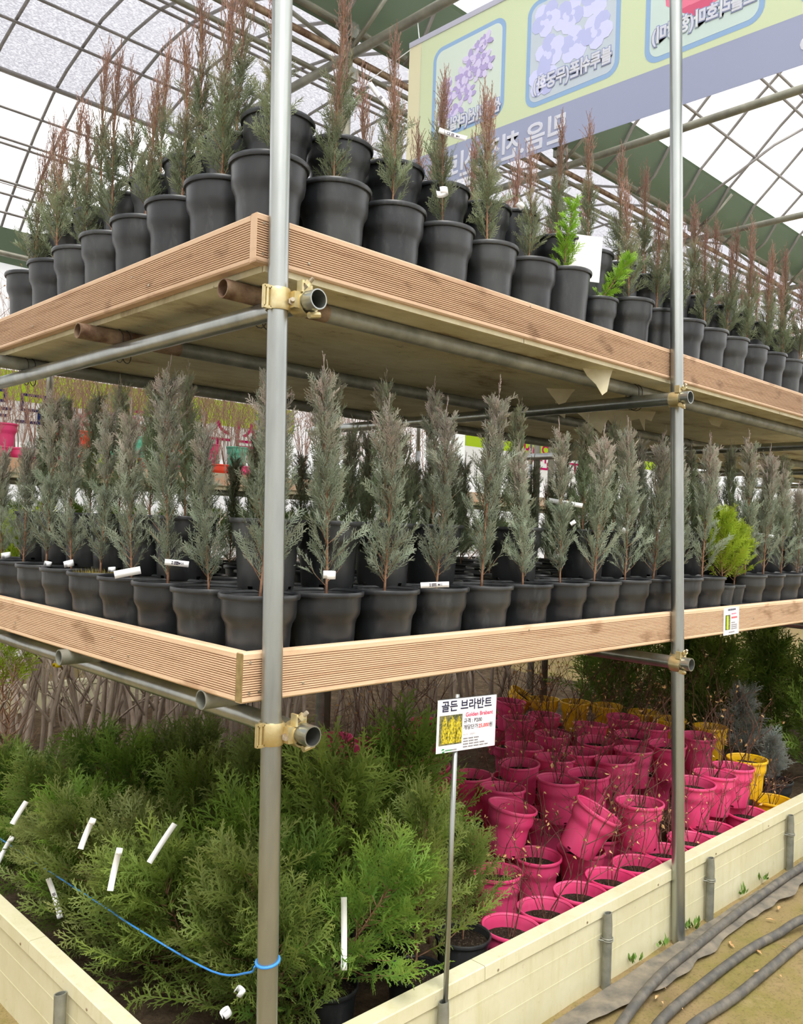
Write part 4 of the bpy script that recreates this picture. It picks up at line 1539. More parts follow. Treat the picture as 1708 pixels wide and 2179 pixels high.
# ---- thuja hedge plants at the far end of the bed
for i, (x, y, s) in enumerate(((4.25, .35, 1.55), (4.5, .75, 1.7), (4.15, .95, 1.3), (4.85, .3, 1.75), (5.2, .6, 1.8), (4.4, 1.3, 1.6), (4.9, 1.5, 1.8), (4.2, 1.7, 1.4), (5.5, 1.2, 1.8), (4.6, 2.05, 1.7), (5.2, 2.1, 1.8))):
    o = thing('thuja', 'tall green thuja bush crowding the far end of the bed', 'shrub', (x, y, ZB), (0, 0, i * 1.3), fit(TDARK[i % 3], s, 1.025 - ZB), 'thujas at the bed end')
    link('stem', TDARK[i % 3][0], o)
    link('foliage', TDARK[i % 3][1], o)

# ---- thujas filling the near part of the bed
def thuja(x, y, s, tilt, rz, i, label, group, pot=False, z=ZB):
    if pot:
        o = thing('potted_thuja', label, 'potted plant', (x, y, z), (0, 0, 0), 1.0, group)
        link('rim', RIM[POT_S.name], link('pot', POT_S, o, (0, 0, 0), (0, 0, rz), .93))
        link('soil', SOIL, o, (0, 0, .195), (0, 0, rz), .93)
        zz = .195
    else:
        o = thing('thuja', label, 'shrub', (x, y, z), (0, 0, 0), 1.0, group)
        zz = 0
    for nm, me in zip(('stem', 'foliage'), TH[i % 8]):
        link(nm, me, o, (0, 0, zz), (tilt[0], tilt[1], rz), s, 'ZYX')
    clear_walls(o)
    return o


thuja(.89, .50, 1.0, (0, 0), .4, 0, 'thuja in the exposed black pot beside the price sign pole', None, True)
thuja(.915, .225, .54, (.03, -.05), 1.5, 1, 'low yellow-green thuja in a black pot against the planter wall before the pink pots', None, True)
thuja(.70, .22, .75, (0, .05), 2.5, 2, 'slender thuja with bare lower stem in a sunken black pot by the planter wall', None, True, ZB - .04)
thuja(.45, .20, .8, (.5, .12), 2.9, 3, 'thuja flopping over the planter wall cap next to the front rack post', None, True, ZB - .04)
thuja(.62, .55, 1.05, (.1, -.05), .7, 4, 'upright thuja tagged with a hanging white strip behind the front rack post', None, True, ZB - .03)
nearT = [(.34, .28, .8, (.55, -.35)), (.28, .50, .92, (.4, -.5)), (.42, .45, .95, (.25, -.2)), (.25, .78, .95, (.2, -.62)), (.30, 1.05, .95, (.1, -.6)), (.26, 1.32, .9, (.1, -.55)),
         (.30, 1.62, .9, (.0, -.5)), (.50, .72, 1.05, (.2, -.3)), (.14, .92, .8, (.3, -.7)), (.16, 1.2, .85, (.2, -.7)), (.22, 1.9, .9, (0, -.5)), (.33, .62, .9, (.5, -.3)), (.10, 1.45, .8, (.1, -.75)), (.12, 1.72, .8, (0, -.7)), (.1, 2.05, .85, (0, -.6))]
for j, (x, y, s, tl) in enumerate(nearT):
    thuja(x, y, s, (tl[0] * .6, tl[1] * .6), j * 1.7, j + 1, 'thuja leaning out towards the mud-stained planter wall', 'leaning thujas at the bed end')
midT = [(.76, .76, 1.0), (.55, .98, .98), (.80, 1.05, .95), (1.0, .78, .85), (.52, 1.25, .98), (.78, 1.32, .92), (1.05, 1.08, .8), (1.05, 1.38, .8), (.55, 1.58, .95), (.82, 1.62, .9), (1.12, .56, .7), (.5, 1.85, .95), (.85, 1.9, .9), (1.12, 1.75, .8)]
for j, (x, y, s) in enumerate(midT):
    thuja(x, y, s, (RND.uniform(-.12, .12), RND.uniform(-.15, .1)), j * 2.1, j, 'upright green thuja standing close among others in the shade under the lower shelf', 'thujas under the lower shelf')

# ---- blue twine
pth = smooth_path([(.02, 1.95, .325), (.02, 1.74, .33), (.02, 1.29, .35), (.02, .884, .371), (.02, .65, .382), (.02, .279, .415), (-.01, .08, .50), (-.0262, .03, .54)])
tw = thing('blue_twine', 'blue twine stretched across the thujas and tied round the front rack post', 'twine', (0, 0, 0))
link('string', MB().tube(pth, .0027, 6).mesh('string', M['blue_twine'], True), tw)
link('loop', MB().tube([(.0262 * math.cos(a), TY * .55 + .0262 * math.sin(a), .548 + .004 * math.cos(a)) for a in np.linspace(0, 2 * math.pi, 21)], .0036, 6).mesh('loop', M['blue_twine'], True), tw)

# ---- bare saplings heeled in behind
def make_sapling(seed):
    rng = random.Random(seed)
    m, tw_ = MB(), MB()

    def grow(p, d, L, r, k):
        pts = [p]
        q, dd = p, d
        n = 5
        for i in range(n):
            dd = dd + np.array([rng.uniform(-.16, .16), rng.uniform(-.16, .16), rng.uniform(-.02, .12)])
            dd /= np.linalg.norm(dd)
            q = q + dd * L / n
            pts.append(q)
            if k > 0 and i > 0 and rng.random() < (.45 if k == 3 else .75):
                s = dd * .7 + np.array([rng.uniform(-1, 1), rng.uniform(-1, 1), rng.uniform(-.2, .6)])
                grow(q, s / np.linalg.norm(s), L * rng.uniform(.35, .6), r * .5, k - 1)
        (m if k >= 2 else tw_).tube(pts, [r * (1 - .11 * i) for i in range(n + 1)], 7 if k >= 2 else 4, False)
    grow(np.array([0, 0, -.05]), np.array([rng.uniform(-.12, .12), rng.uniform(-.12, .12), 1.0]), rng.uniform(.8, 1.15), rng.uniform(.013, .021), 3)
    return m.mesh('trunk', M['bark'], True), tw_.mesh('twigs', M['bark'], True)


SAP = [make_sapling(700 + i) for i in range(8)]
ns = 0
rs = random.Random(77)
taken = [(.0, 2.65), (2.33, 2.65), (4.65, 2.65), (.42, 2.78), (.55, 3.3), (.0, 2.2), (1.908, 2.2), (3.86, 2.2)]
for i in range(4000):
    if ns >= 126:
        break
    for _ in (0,):
        x, y = rs.uniform(.25, 4.5), rs.uniform(2.60, 4.42)
        if not on_screen(x, y, .4, 0) or (y > 3.3 and x > 3.3) or any(math.hypot(x - a, y - b) < (.13 if q > 7 else .24) for q, (a, b) in enumerate(taken)):
            continue
        taken.append((x, y))
        o = thing('bare_sapling', 'leafless grey-brown sapling heeled into the soil behind the rack', 'sapling', (x, y, .05), (rs.uniform(-.06, .06), rs.uniform(-.06, .06), rs.uniform(0, 6.3)), rs.uniform(.85, 1.1), 'bare saplings behind the rack')
        sp = SAP[rs.randrange(8)]
        P = np.concatenate([coords(me) for me in sp]) * o.scale[0]
        for k in range(12):          # turn the branches away from the rack
            if (P @ np.array(o.rotation_euler.to_matrix()).T)[:, 1].min() + y > 2.3:
                break
            o.rotation_euler[2] += .52
        link('trunk', sp[0], o)
        link('twigs', sp[1], o)
        ns += 1
# green topiary thujas behind at the left edge
for i, (x, y, z, s) in enumerate(((.42, 2.75, .95, 1.15), (.55, 3.3, .7, 1.0))):
    o = thing('thuja', ('round-topped', 'lower')[i] + ' olive green thuja standing behind the rack end', 'shrub', (x, y, 0.05), (0, 0, i), 1.0)
    link('stem', TDARK[i][0], o, None, None, 1.2)
    link('foliage', TGOLD[i][1], o, (0, 0, z - .25), None, s * 1.5)

# ------------------------------------------------------------------ the far rack with coloured pots and banners
fr = thing('display_rack', 'distant plant rack with a green-streaked wooden edge board behind the bare saplings', 'rack', (0, 0, 0))
t = NT('streaked_board')
v = t.coord((4, 1, 6))
n = t.noise(v, 2, 3)
t.base(t.ramp(n, [(.4, lin(206, 160, 124)), (.6, lin(176, 176, 150))]))
M['streak'] = t.m
for a, b in ((.4, 3.0), (3.003, 6.0), (6.003, 9.0)):
    link('edge_board', MB().box(a, b, 4.98, 5.01, 1.845, 1.955).mesh('edge_board', M['streak']), fr)
    link('shelf_panel', MB().box(a, b, 5.01, 6.3, 1.81, 1.85).mesh('shelf_panel', M['panel']), fr)
    link('joist', MB().tube([(a, 5.2, 1.785), (b, 5.2, 1.785)], .024, 10).mesh('joist', M['galv_dull'], True), fr)
    link('shelf_panel', MB().box(a, b, 5.01, 6.3, .95, 1.0).mesh('shelf_panel', M['panel']), fr)
for x in (1.41, 3.4, 5.4, 7.4):
    link('post', MB().tube([(x, 4.955, 0), (x, 4.955, 2.35)], .024, 12).mesh('post', M['galv'], True), fr)
    link('post', MB().tube([(x, 4.955, 2.33), (x, 4.955, 3.0)], .0225, 12).mesh('post', M['galv'], True), fr)
zf1 = 1.85
fs_ = .98
FP = [(.88, 'pink'), (1.09, 'pink'), (1.30, 'pink'), (1.51, 'pink'), (1.72, 'red'), (1.93, 'lime'), (2.14, 'lime'), (2.36, 'red'), (2.58, 'pink'), (2.8, 'mint'), (3.02, 'red'), (3.3, 'pink'), (3.6, 'lime')]
FQ = [(.985, 'pink'), (1.195, 'pink'), (1.56, 'red'), (1.80, 'red'), (2.05, 'mint'), (2.27, 'mint'), (2.5, 'lime'), (2.75, 'red'), (3.0, 'pink'), (3.3, 'mint')]
FM = dict(POT_C, pink=POT_P)
for lay, L_, zz in ((0, FP, zf1), (1, FQ, zf1 + HB - .004)):
    for i, (x, c) in enumerate(L_):
        potted('potted_shrub', c + ' pot with a twiggy pale shrub on the ' + ('shelf of the distant rack' if lay == 0 else 'upper layer of the distant rack'), 'potted plant', (x, 5.14 + .12 * lay, zz), FM[c], HB,
               TFAR[(i + lay) % 4], RND.uniform(.75, 1.05) if not (x < 1.4) else .45, group=c + (' pots on the distant shelf' if lay == 0 else ' pots in the distant upper layer'), parts=TWP)
for r_ in range(2):
    for i in range(17):
        x = 1.2 + .30 * i
        o = potted('potted_shrub', 'black pot with tall pale twigs deep on the distant rack', 'potted plant', (x, 5.43 + .38 * r_, zf1), POT_B, HB, TFAR[(i * 3 + r_) % 4], RND.uniform(.95, 1.25), group='twiggy shrubs deep on the distant rack', parts=TWP)
for i in range(26):
    potted('potted_thuja', 'green thuja in a black pot on the lower shelf of the distant rack', 'pot', (1.0 + .26 * i, 5.2, 1.0), POT_B, HB, TDARK[i % 3], fit(TDARK[i % 3], .75, .53), group='black pots on the distant lower shelf')


class Upright:
    def __init__(s, x, y, z):
        s.location = Vector((x, y, z))


_far = [o for o in bpy.data.objects if o.parent is None and o.name.split('.')[0] == 'potted_shrub' and 4.9 < o.location.y < 5.3]
untangle(_far, [(Upright(x, 4.955, z), .5, .032) for x in (1.41, 3.4, 5.4) for z in (1.9, 2.4)], TWP)


def far_banner(label, x0, x1, y, z0, z1, texts):
    b = thing('banner', label, 'banner', (0, 0, 0))
    h = z1 - z0
    link('cloth', MB().box(x0, x1, y, y + .004, z0, z1).mesh('cloth', M['far_white']), b)
    link('lime_band', MB().box(x0, x1, y - .002, y + .006, z0 + h * .58, z1).mesh('lime_band', M['far_lime']), b)
    for body, xc, zc, size, mat in texts:
        for off, mt, by in ((0, 'far_white', .018), (1, mat, 0)):
            me = text_mesh(body, size, M[mt], .003 + .002 * off, by * size)
            place_text(me, 'lettering', b, (xc, y + .002, zc), (-1, 0, 0), (0, 0, 1))
    return b


far_banner('far lime and white banner with pink and navy letters behind the distant rack', 1.2, 5.4, 7.2, 2.25, 2.95, [('묘목', 1.95, 2.55, .42, 'far_navy'), ('조경수', 3.2, 2.5, .46, 'far_pink'), ('유실수', 4.7, 2.5, .44, 'far_pink')])
far_banner('far lime banner with small pink and navy letters seen between the lower shelf junipers', 8.8, 15.2, 7.3, 2.35, 3.15, [('원예', 10.6, 2.75, .5, 'far_pink'), ('나무', 12.0, 2.75, .5, 'far_pink'), ('도매', 13.6, 2.75, .5, 'far_navy')])

# ------------------------------------------------------------------ the big banner overhead
XB = 2.345
bn = thing('banner', 'large hanging banner with flower pictures read from behind, lime above a blue band', 'banner', (0, 0, 0))
BY0, BY1 = -3.2, 2.1


def ban_z(y):
    return 4.37 + .018 * (y + .2)


def strip(y0, y1, zt, zb, th, mat, name, parent=bn, n=24):
    m = MB()
    vs = []
    for i in range(n + 1):
        y = y0 + (y1 - y0) * i / n
        dx = 0.0
        for s in (-1, 1):
            vs.append((XB + dx + s * th / 2, y, ban_z(y) + zt))
            vs.append((XB + dx + s * th / 2, y, ban_z(y) + zb))
    fs = []
    for i in range(n):
        a, b = 4 * i, 4 * (i + 1)
        fs += [(a, a + 1, b + 1, b), (a + 2, b + 2, b + 3, a + 3), (a, b, b + 2, a + 2), (a + 1, a + 3, b + 3, b + 1)]
    fs += [(0, 2, 3, 1), (4 * n, 4 * n + 1, 4 * n + 3, 4 * n + 2)]
    m.add(vs, fs)
    return link(name, m.mesh(name, mat, False), parent)


strip(BY0, 2.0, 0, -.69, .002, M['ban_lime'], 'lime_field')
strip(2.0, BY1, 0, -.69, .002, M['ban_orange'], 'peach_edge', n=4)
strip(BY0, BY1, -.69, -.90, .002, M['ban_band'], 'blue_band')
strip(BY0, BY1, .028, -.004, .010, M['ban_hem'], 'hem')
for y in (2.02, 1.0, -.2):
    MB().tube([(XB, y, ban_z(y) + .02), (XB - .01, y + .02, 4.6)], .003, 5).build('cord', M['white_tag'], bn)
MB().tube([(XB, 2.09, 4.40), (XB, 2.35, 4.36), (XB - .02, 2.62, 4.29)], .003, 5).build('cord', M['white_tag'], bn)


def rounded(w, h, r, n=6):
    out = []
    for cx, cy, a0 in ((w / 2 - r, h / 2 - r, 0), (-w / 2 + r, h / 2 - r, 90), (-w / 2 + r, -h / 2 + r, 180), (w / 2 - r, -h / 2 + r, 270)):
        for k in range(n + 1):
            a = math.radians(a0 + 90 * k / n)
            out.append((cx + r * math.cos(a), cy + r * math.sin(a)))
    return out


def flat(name, poly, yc, zc, th, mat, parent=bn):
    m = MB()
    dx = 0.0
    m.prism([(yc + a, zc + b) for a, b in poly], 'x', XB + dx - th / 2, XB + dx + th / 2)
    return link(name, m.mesh(name, mat), parent)


def petals(flowers, th, mats, yc, zc, name='flower_print'):
    ms = [MB() for _ in mats]
    dx = 0.0
    for fi, (fy, fz, R, npet, rot, pw) in enumerate(flowers):
        for k in range(npet):
            a = rot + 2 * math.pi * k / npet
            pts = []
            for j in range(8):
                b = 2 * math.pi * j / 8
                u, v_ = R * (.5 + .5 * math.cos(b)), R * pw * math.sin(b)
                pts.append((fy + u * math.cos(a) - v_ * math.sin(a), fz + u * math.sin(a) + v_ * math.cos(a)))
            e = th + .00003 * k + .00022 * fi
            ms[k % len(mats)].prism(pts, 'x', XB + dx - e / 2, XB + dx + e / 2)
    for m, mt in zip(ms, mats):
        if m.v:
            link(name, m.mesh(name, M[mt]), bn)['kind'] = 'stuff'


rb = random.Random(21)
PICS = [(1.625, 4.045, .54, .54, 'ban_photo1'), (.93, 4.02, .56, .56, 'ban_photo2'), (.235, 4.0, .56, .56, 'ban_photo3'), (-.46, 3.99, .56, .56, 'ban_photo2')]
for i, (yc, zc, w, h, mt) in enumerate(PICS):
    flat('picture_frame', rounded(w, h, .07), yc, zc, .003, M['ban_frame'])
    flat('picture', rounded(w - .05, h - .05, .05), yc, zc, .004, M[mt])
    fl = []
    if i == 0:
        for k in range(46):
            t_ = k / 46
            fl.append((yc + .20 - .42 * t_ + rb.uniform(-.09, .09), zc - .10 + .26 * t_ + rb.uniform(-.09, .09), rb.uniform(.035, .055), 4, rb.uniform(0, 3), .30))
        fl = [f for f in fl if abs(f[0] - yc) < .19 and abs(f[1] - zc) < .19]
        petals(fl, .005, ['ban_lilac', 'ban_lilac2'], yc, zc)
    elif i in (1, 3):
        for (dy, dz) in ((-.14, .14), (.02, .12), (.16, .16), (-.02, -.04), (.13, -.02), (.17, -.15), (-.15, -.02)):
            fl.append((yc + dy, zc + dz, .095, 5, rb.uniform(0, 3), .48))
            fl.append((yc + dy, zc + dz, .04, 5, rb.uniform(0, 3), .45))
        fl = [f for f in fl if abs(f[0] - yc) + f[2] < .27 and abs(f[1] - zc) + f[2] < .28]
        petals(fl, .005, ['ban_mallow', 'ban_mallow2', 'ban_mallow'], yc, zc)
    else:
        for R, k in ((.20, 7), (.15, 6), (.10, 5), (.055, 5)):
            fl.append((yc, zc + .06, R, k, R * 20, .5))
        petals(fl, .005, ['ban_rose', 'ban_rose2'], yc, zc)
CAPS = [('센세이션(라일락)', 1.60, 3.83, .064), ('블루쉬폰(무궁화)', .925, 3.845, .066), ('오클라호마(향장미)', .235, 3.84, .061)]
for body, yc, zc, sz in CAPS:
    dx = 0.0
    place_text(text_mesh(body, sz, M['ban_frame2'], .0035, .006), 'caption_outline', bn, (XB + dx, yc, zc), (0, 1, 0), (0, 0, 1.3))
    place_text(text_mesh(body, sz, M['ban_white'], .0046, .0022), 'caption', bn, (XB + dx, yc, zc), (0, 1, 0), (0, 0, 1.3))
place_text(text_mesh('믿음.친절.신뢰', .145, M['ban_white'], .003, .003, 'LEFT'), 'motto', bn, (XB, .94, 3.575), (0, 1, 0), (0, 0, 1.08))
place_text(text_mesh('ㅇ', .12, M['ban_white'], .003, .003), 'motto', bn, (XB, -.23, 3.545), (0, 1, 0), (0, 0, 1))

# ------------------------------------------------------------------ price sign on its pole, board label
sg = thing('price_sign', 'laminated price sign with a golden conifer photo on a thin steel pole', 'sign', (0.595, .006, 0))
link('pole', MB().tube([(0, 0, .05), (.004, -.005, 1.09)], .0075, 12).mesh('pole', M['galv'], True), sg)
ang = math.radians(-8)
sX = np.array([math.cos(ang), math.sin(ang), -.012])
sX /= np.linalg.norm(sX)
sY = np.array([.012, 0, 1.0])
sY /= np.linalg.norm(sY)
sN = np.cross(sX, sY)
sO = np.array([.032, -.020, 1.008])
W2, H2 = .107, .072


def quad(o, x0, x1, y0, y1, off, mat, name, parent, X, Y, N, th=.0004):
    m = MB()
    vs = []
    for k in (off, off + th):
        for (a, b) in ((x0, y0), (x1, y0), (x1, y1), (x0, y1)):
            vs.append(o + X * a + Y * b + N * k)
    m.add(vs, [(3, 2, 1, 0), (4, 5, 6, 7), (0, 1, 5, 4), (1, 2, 6, 5), (2, 3, 7, 6), (3, 0, 4, 7)])
    return link(name, m.mesh(name, mat), parent)


quad(sO, -W2 + .003, W2 + .001, -H2 - .001, H2 + .002, -.002, M['black_pot'], 'backing', sg, sX, sY, sN, .001)
quad(sO, -W2, W2, -H2, H2, 0, M['paper'], 'paper', sg, sX, sY, sN)
ph = NT('conifer_photo')
v = ph.coord((1, 1, .6))
n = ph.noise(v, 210, 4, .7)
ph.base(ph.ramp(n, [(.38, lin(70, 76, 26)), (.52, lin(196, 176, 34)), (.66, lin(240, 220, 70))]))
ph2 = speckled('dark_photo_ground', lin(60, 70, 40), lin(150, 140, 96), 160, .6)
quad(sO, -.099, -.018, -.052, .029, .0005, ph2, 'photo', sg, sX, sY, sN)
for (cx, w_, y1) in ((-.08, .016, .028), (-.054, .026, .026), (-.03, .018, .025)):
    m = MB()
    pts = [(-w_ * .62, -.048), (w_ * .62, -.048), (w_ * .72, -.02), (w_ * .45, y1 - .015), (0, y1), (-w_ * .45, y1 - .015), (-w_ * .72, -.02)]
    vs = [sO + sX * (cx + a) + sY * b + sN * .0011 for a, b in pts]
    m.add(vs, [tuple(range(len(pts)))])
    link('photo_conifer', m.mesh('photo_conifer', ph.m), sg)


def sign_text(body, x, y, size, mat, bold=0.0, align='LEFT', o=sO, X=sX, Y=sY, N=sN, parent=sg, name='lettering'):
    place_text(text_mesh(body, size, M[mat], 0.0, bold, align), name, parent, tuple(o + X * x + Y * y + N * .0012), X, Y)


sign_text('골든 브라반트', -.002, .051, .0318, 'dark_ink', .0007, 'CENTER')
sign_text('Golden Brabant', .044, .0245, .0158, 'pink_ink', .0004, 'CENTER')
sign_text('규격 : P200', -.013, .007, .0146, 'ink', .0002)
sign_text('개당단가 : ', -.013, -.0105, .0146, 'ink', .0002)
sign_text('25,000', .042, -.0105, .0146, 'red_ink', .0003)
sign_text('원', .082, -.0105, .0146, 'ink', .0002)
sign_text('원산지 :  네덜란드', -.013, -.030, .0062, 'grey_ink')
for i, L_ in enumerate((.056, .052, .078, .092)):
    k = 0
    x = -.012
    while x < -.012 + L_:
        w_ = .0032 + .0012 * ((k * 7 + i) % 3)
        quad(sO, x, x + w_ * .82, -.0425 - i * .0075, -.0390 - i * .0075, .0009, M['grey_ink'], 'fine_print', sg, sX, sY, sN, .0002)
        x += w_ + (.0025 if k % 4 == 3 else 0)
        k += 1
m = MB()
pts = [sO + sX * (-.083 + r * math.cos(a)) + sY * (-.0655 + r * math.sin(a)) + sN * .0011 for a, r in [(q, .0052 if i % 2 else .0052) for i, q in enumerate(np.linspace(.3, 3.2, 8))]] + \
      [sO + sX * (-.083 + .0018 * math.cos(a)) + sY * (-.0655 + .0018 * math.sin(a)) + sN * .0011 for a in np.linspace(3.2, .3, 8)]
m.add(pts, [tuple(range(16))])
pts = [sO + sX * (-.082 + .0052 * math.cos(a)) + sY * (-.067 + .0052 * math.sin(a)) + sN * .0011 for a in np.linspace(3.6, 6.2, 8)] + \
      [sO + sX * (-.082 + .0018 * math.cos(a)) + sY * (-.067 + .0018 * math.sin(a)) + sN * .0011 for a in np.linspace(6.2, 3.6, 8)]
m.add(pts, [tuple(range(16))])
link('logo', m.mesh('logo', M['green_ink']), sg)
for k in range(9):
    quad(sO, -.0745 + .0045 * k, -.0712 + .0045 * k, -.0685, -.0645, .0009, M['green_ink'] if k < 5 else M['grey_ink'], 'fine_print', sg, sX, sY, sN, .0002)

lb = thing('price_label', 'small laminated price label fixed to the lower edge board past the second post', 'sign', (0, 0, 0))
lO = np.array([2.415, YBL - .004, 1.186])
lX, lY, lN = np.array([.998, -.05, .03]), np.array([-.02, 0, 1.0]), np.array([0, -1.0, 0])
quad(lO, -.066, .066, -.058, .058, 0, M['paper'], 'paper', lb, lX, lY, lN, .0008)
quad(lO, -.052, -.010, -.036, .028, .001, ph2, 'photo', lb, lX, lY, lN)
quad(lO, -.040, -.026, -.034, .024, .0015, M['lime_pot'], 'photo_conifer', lb, lX, lY, lN)
for j, (y, x0, n_, mt) in enumerate(((.045, -.03, 8, 'dark_ink'), (.028, .0, 5, 'pink_ink'), (.010, .0, 6, 'red_ink'), (-.010, .0, 4, 'grey_ink'), (-.020, .0, 6, 'grey_ink'), (-.028, .0, 6, 'grey_ink'), (-.036, .0, 6, 'grey_ink'), (-.050, -.02, 6, 'grey_ink'))):
    for k in range(n_):
        quad(lO, x0 + k * .0085, x0 + k * .0085 + .0062, y, y + (.008 if j in (0, 2) else .005), .001, M[mt], 'fine_print', lb, lX, lY, lN, .0003)

# ------------------------------------------------------------------ white loop tags
def tag_mesh(L, w, kind):
    """strip along +X, facing +Z, with a curled loop at its end"""
    m = MB()
    pts = []
    if kind in ('l', 's'):
        n = 9
        for i in range(n + 1):
            x = L * (i / n - .5)
            pts.append((x, (.13 * L * (2 * i / n - 1) ** 2) if kind == 'l' else .05 * L * (2 * i / n - 1) ** 2))
        if kind == 'l':
            r = w * .55
            cx, cz = pts[-1][0], pts[-1][1] + r
            for a in np.linspace(-90, 210, 12)[1:]:
                pts.append((cx + r * math.cos(math.radians(a)), cz + r * math.sin(math.radians(a))))
    else:
        r = L * .42
        for a in np.linspace(-200, 110, 15):
            pts.append((r * math.cos(math.radians(a)), r * math.sin(math.radians(a))))
    n = len(pts)
    th = .0004
    vs = [(x, -w / 2, z) for x, z in pts] + [(x, w / 2, z) for x, z in pts]
    vs += [(x, -w / 2, z - th) for x, z in pts] + [(x, w / 2, z - th) for x, z in pts]
    fs = []
    for i in range(n - 1):
        fs += [(i, i + 1, n + i + 1, n + i), (2 * n + i, 3 * n + i, 3 * n + i + 1, 2 * n + i + 1), (i, 2 * n + i, 2 * n + i + 1, i + 1), (n + i, n + i + 1, 3 * n + i + 1, 3 * n + i)]
    return m.add(vs, fs)


TAGS = [(0.51, 0.30, 2.82, 0.098, -45, 'l'), (0.11, 0.29, 2.66, 0.093, 82, 's'), (0.72, 0.20, 2.75, 0.089, -17, 's'), (0.10, 1.56, 2.65, 0.052, -30, 'o'), (0.64, 0.16, 2.54, 0.042, 20, 'o'),
        (1.06, 0.20, 2.63, 0.031, -80, 'o'), (1.94, 0.36, 2.80, 0.083, 38, 'l'), (2.14, 0.34, 2.81, 0.092, 55, 'l'), (2.33, 0.34, 2.77, 0.042, -30, 'o'), (2.44, 0.24, 2.67, 0.055, 25, 's'),
        (3.50, 0.38, 2.81, 0.116, -10, 's'), (2.91, 0.28, 2.66, 0.037, 0, 'o'),
        (1.37, 0.20, 1.65, 0.120, -8, 's'), (0.21, 0.10, 1.42, 0.038, 0, 'o'), (0.60, 0.10, 1.385, 0.081, 4, 's'), (-0.02, 0.73, 1.39, 0.073, 12, 's'), (0.00, 0.49, 1.43, 0.063, -5, 's'),
        (0.00, 1.35, 1.38, 0.029, -20, 'o'), (0.00, 1.18, 1.39, 0.037, 30, 'o'), (0.00, 0.87, 1.39, 0.025, 10, 'o'), (1.39, 0.18, 1.58, 0.024, 70, 'o'), (1.76, 0.2, 1.56, 0.037, -60, 'o'),
        (3.10, 0.22, 1.56, 0.099, -8, 's'), (0.00, 1.74, 1.39, 0.039, 20, 'o'),
        (0.06, 0.62, 0.63, 0.125, 58, 's'), (-0.10, 0.58, 0.61, 0.108, 80, 'l'), (-.02, 1.15, 0.33, 0.126, -72, 'l'), (-0.12, 1.20, 0.60, 0.078, 60, 's'), (-0.09, 0.78, 0.645, 0.084, 70, 'l'),
        (-.02, 1.60, 0.33, 0.120, 65, 'l'), (0.37, 0.18, 0.455, 0.182, -88, 'l'), (0.06, 0.27, 0.30, 0.032, 60, 'o'), (0.10, 0.27, 0.34, 0.030, -70, 'o'), (0.44, 2.30, 0.86, 0.046, 0, 'y')]
TL = {0: 'white printed tag hanging aslant from a juniper near the roof column', 1: 'white printed tag hanging behind the front post on the upper shelf', 2: 'white price tag lying flat against a juniper before the banner',
      12: 'long white price tag held out flat from a lower shelf juniper', 14: 'white price tag lying on the rim of a lower shelf pot', 15: 'broad white tag strip on a pot rim by the lower end board', 16: 'white printed tag on a juniper beside the lower corner pot',
      24: 'bare white tag strip standing up from the shaded thujas', 25: 'white looped tag hanging straight down from a leaning thuja', 26: 'white printed tag hanging below the blue twine', 30: 'long white looped strip hanging from the upright thuja right of the front post',
      33: 'yellow tape wrapped round a bare sapling branch', 13: 'white tag ring round the stem of a lower shelf juniper next to the front post', 22: 'white price tag resting on a raised black pot past the lime thujas'}
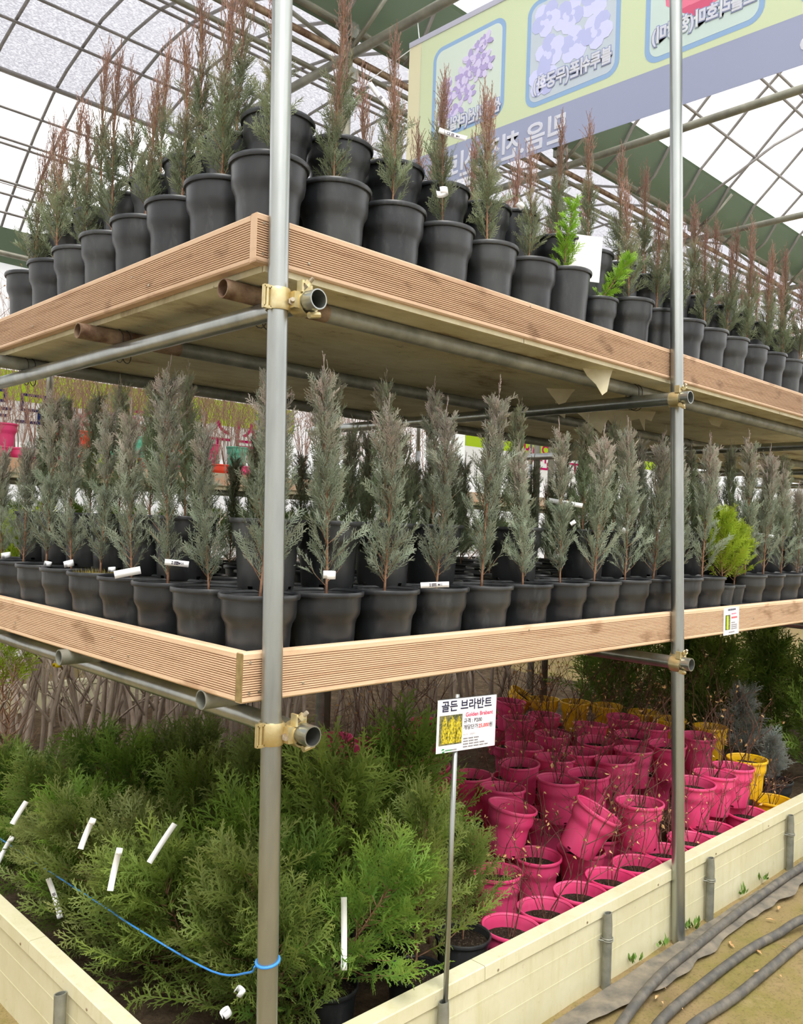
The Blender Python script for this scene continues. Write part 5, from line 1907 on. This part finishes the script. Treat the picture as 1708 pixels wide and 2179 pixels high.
for i, (x, y, z, L_, a, k) in enumerate(TAGS):
    w_ = .016 if k != 'o' else min(.020, L_ * .55)
    if i in (15,):
        w_ = .022
    d = np.array([x, y, z]) - CAM
    yaw = math.atan2(d[0], d[1])
    ca, sa = math.cos(math.radians(a)), math.sin(math.radians(a))
    rx = np.array([math.cos(yaw), -math.sin(yaw), 0])
    X = rx * ca + np.array([0, 0, 1.0]) * sa
    Y = -rx * sa + np.array([0, 0, 1.0]) * ca
    Z = np.cross(X, Y)
    if k == 'o':
        Y, Z = np.array([0, 0, 1.0]), -np.cross(rx, [0, 0, 1.0])
        tl_ = math.radians(a * .5)
        X = rx * math.cos(tl_) + np.array([0, 0, 1]) * math.sin(tl_)
        Y = -rx * math.sin(tl_) + np.array([0, 0, 1]) * math.cos(tl_)
        Z = np.cross(X, Y)
    if i < 12:
        where, grp = 'on an upper shelf juniper', 'upper shelf tags'
    elif i < 24:
        where, grp = 'on a lower shelf juniper', 'lower shelf tags'
    else:
        where, grp = 'on a thuja in the bed', 'bed tags'
    kk = 'small white curled tag ' if k == 'o' else ('white looped tag ' if k == 'l' else 'straight white tag ')
    lab = TL.get(i, kk + where)
    o = link('plant_tag', None)
    tag(o, lab, 'tag', None if i in TL else kk + grp)
    o.matrix_world = Matrix(((X[0], Y[0], Z[0], x), (X[1], Y[1], Z[1], y), (X[2], Y[2], Z[2], z), (0, 0, 0, 1)))
    link('strip', tag_mesh(L_, w_, 'o' if k == 'y' else k).mesh('strip', M['yellow_tape'] if k == 'y' else M['white_tag'], True), o)
    if i in (0, 1, 2, 12, 14, 16, 10, 22, 26):
        m = MB().box(-.005, .005, -.005, .005, .0003, .0007)
        link('print', m.mesh('print', M['grey_ink']), o)
        link('print', text_mesh('₩40,000' if i == 2 else '₩25,000', .008, M['ink'], 0, .0001), o, (L_ * .28, 0, .0012))
        for r_ in range(2):
            m = MB()
            for q in range(5):
                m.box(-L_ * .42 + q * .0062, -L_ * .42 + q * .0062 + .0045, .0008 - r_ * .005, .0038 - r_ * .005, .0004, .0008)
            link('print', m.mesh('print', M['ink']), o)

# ------------------------------------------------------------------ weeds and litter
wd = MB()
rw = random.Random(9)
for (x, y) in ((1.62, .02), (1.80, .015), (2.0, .02), (2.5, .02), (2.72, .02), (2.05, .0)):
    m = MB()
    for k in range(9):
        a, h = rw.uniform(0, 6.28), rw.uniform(.015, .045)
        p = np.array([rw.uniform(-.025, .025), rw.uniform(-.012, .012), 0])
        e = p + np.array([math.cos(a) * .012, math.sin(a) * .012, h])
        s = np.array([-math.sin(a), math.cos(a), 0]) * .006
        m.add([p, (p + e) / 2 + s, e, (p + e) / 2 - s], [(0, 1, 2, 3)])
    o = m.build('weed', plain('weed_green', lin(96, 130, 50), .6) if 'weed' not in M else M['weed'])
    o.location = (x, y - .005, .012)
    M.setdefault('weed', o.data.materials[0])
    tag(o, 'tiny green weed sprouting at the foot of the cream planter wall', 'weed', 'weeds at the wall foot')
m = MB()
for i in range(140):
    x, y = rw.uniform(.9, 4.0), rw.uniform(-.9, -.05)
    a, l = rw.uniform(0, 6.28), rw.uniform(.008, .022)
    u, s = np.array([math.cos(a), math.sin(a), 0]), np.array([-math.sin(a), math.cos(a), 0])
    c = np.array([x, y, .006])
    m.add([c - u * l, c + s * l * .35 + (0, 0, .004), c + u * l, c - s * l * .35 + (0, 0, .003)], [(0, 1, 2, 3)])
tag(m.build('leaf_litter', M['dry_leaf']), 'dry leaf bits scattered on the dirt around the hoses', 'leaf litter', None, 'stuff')
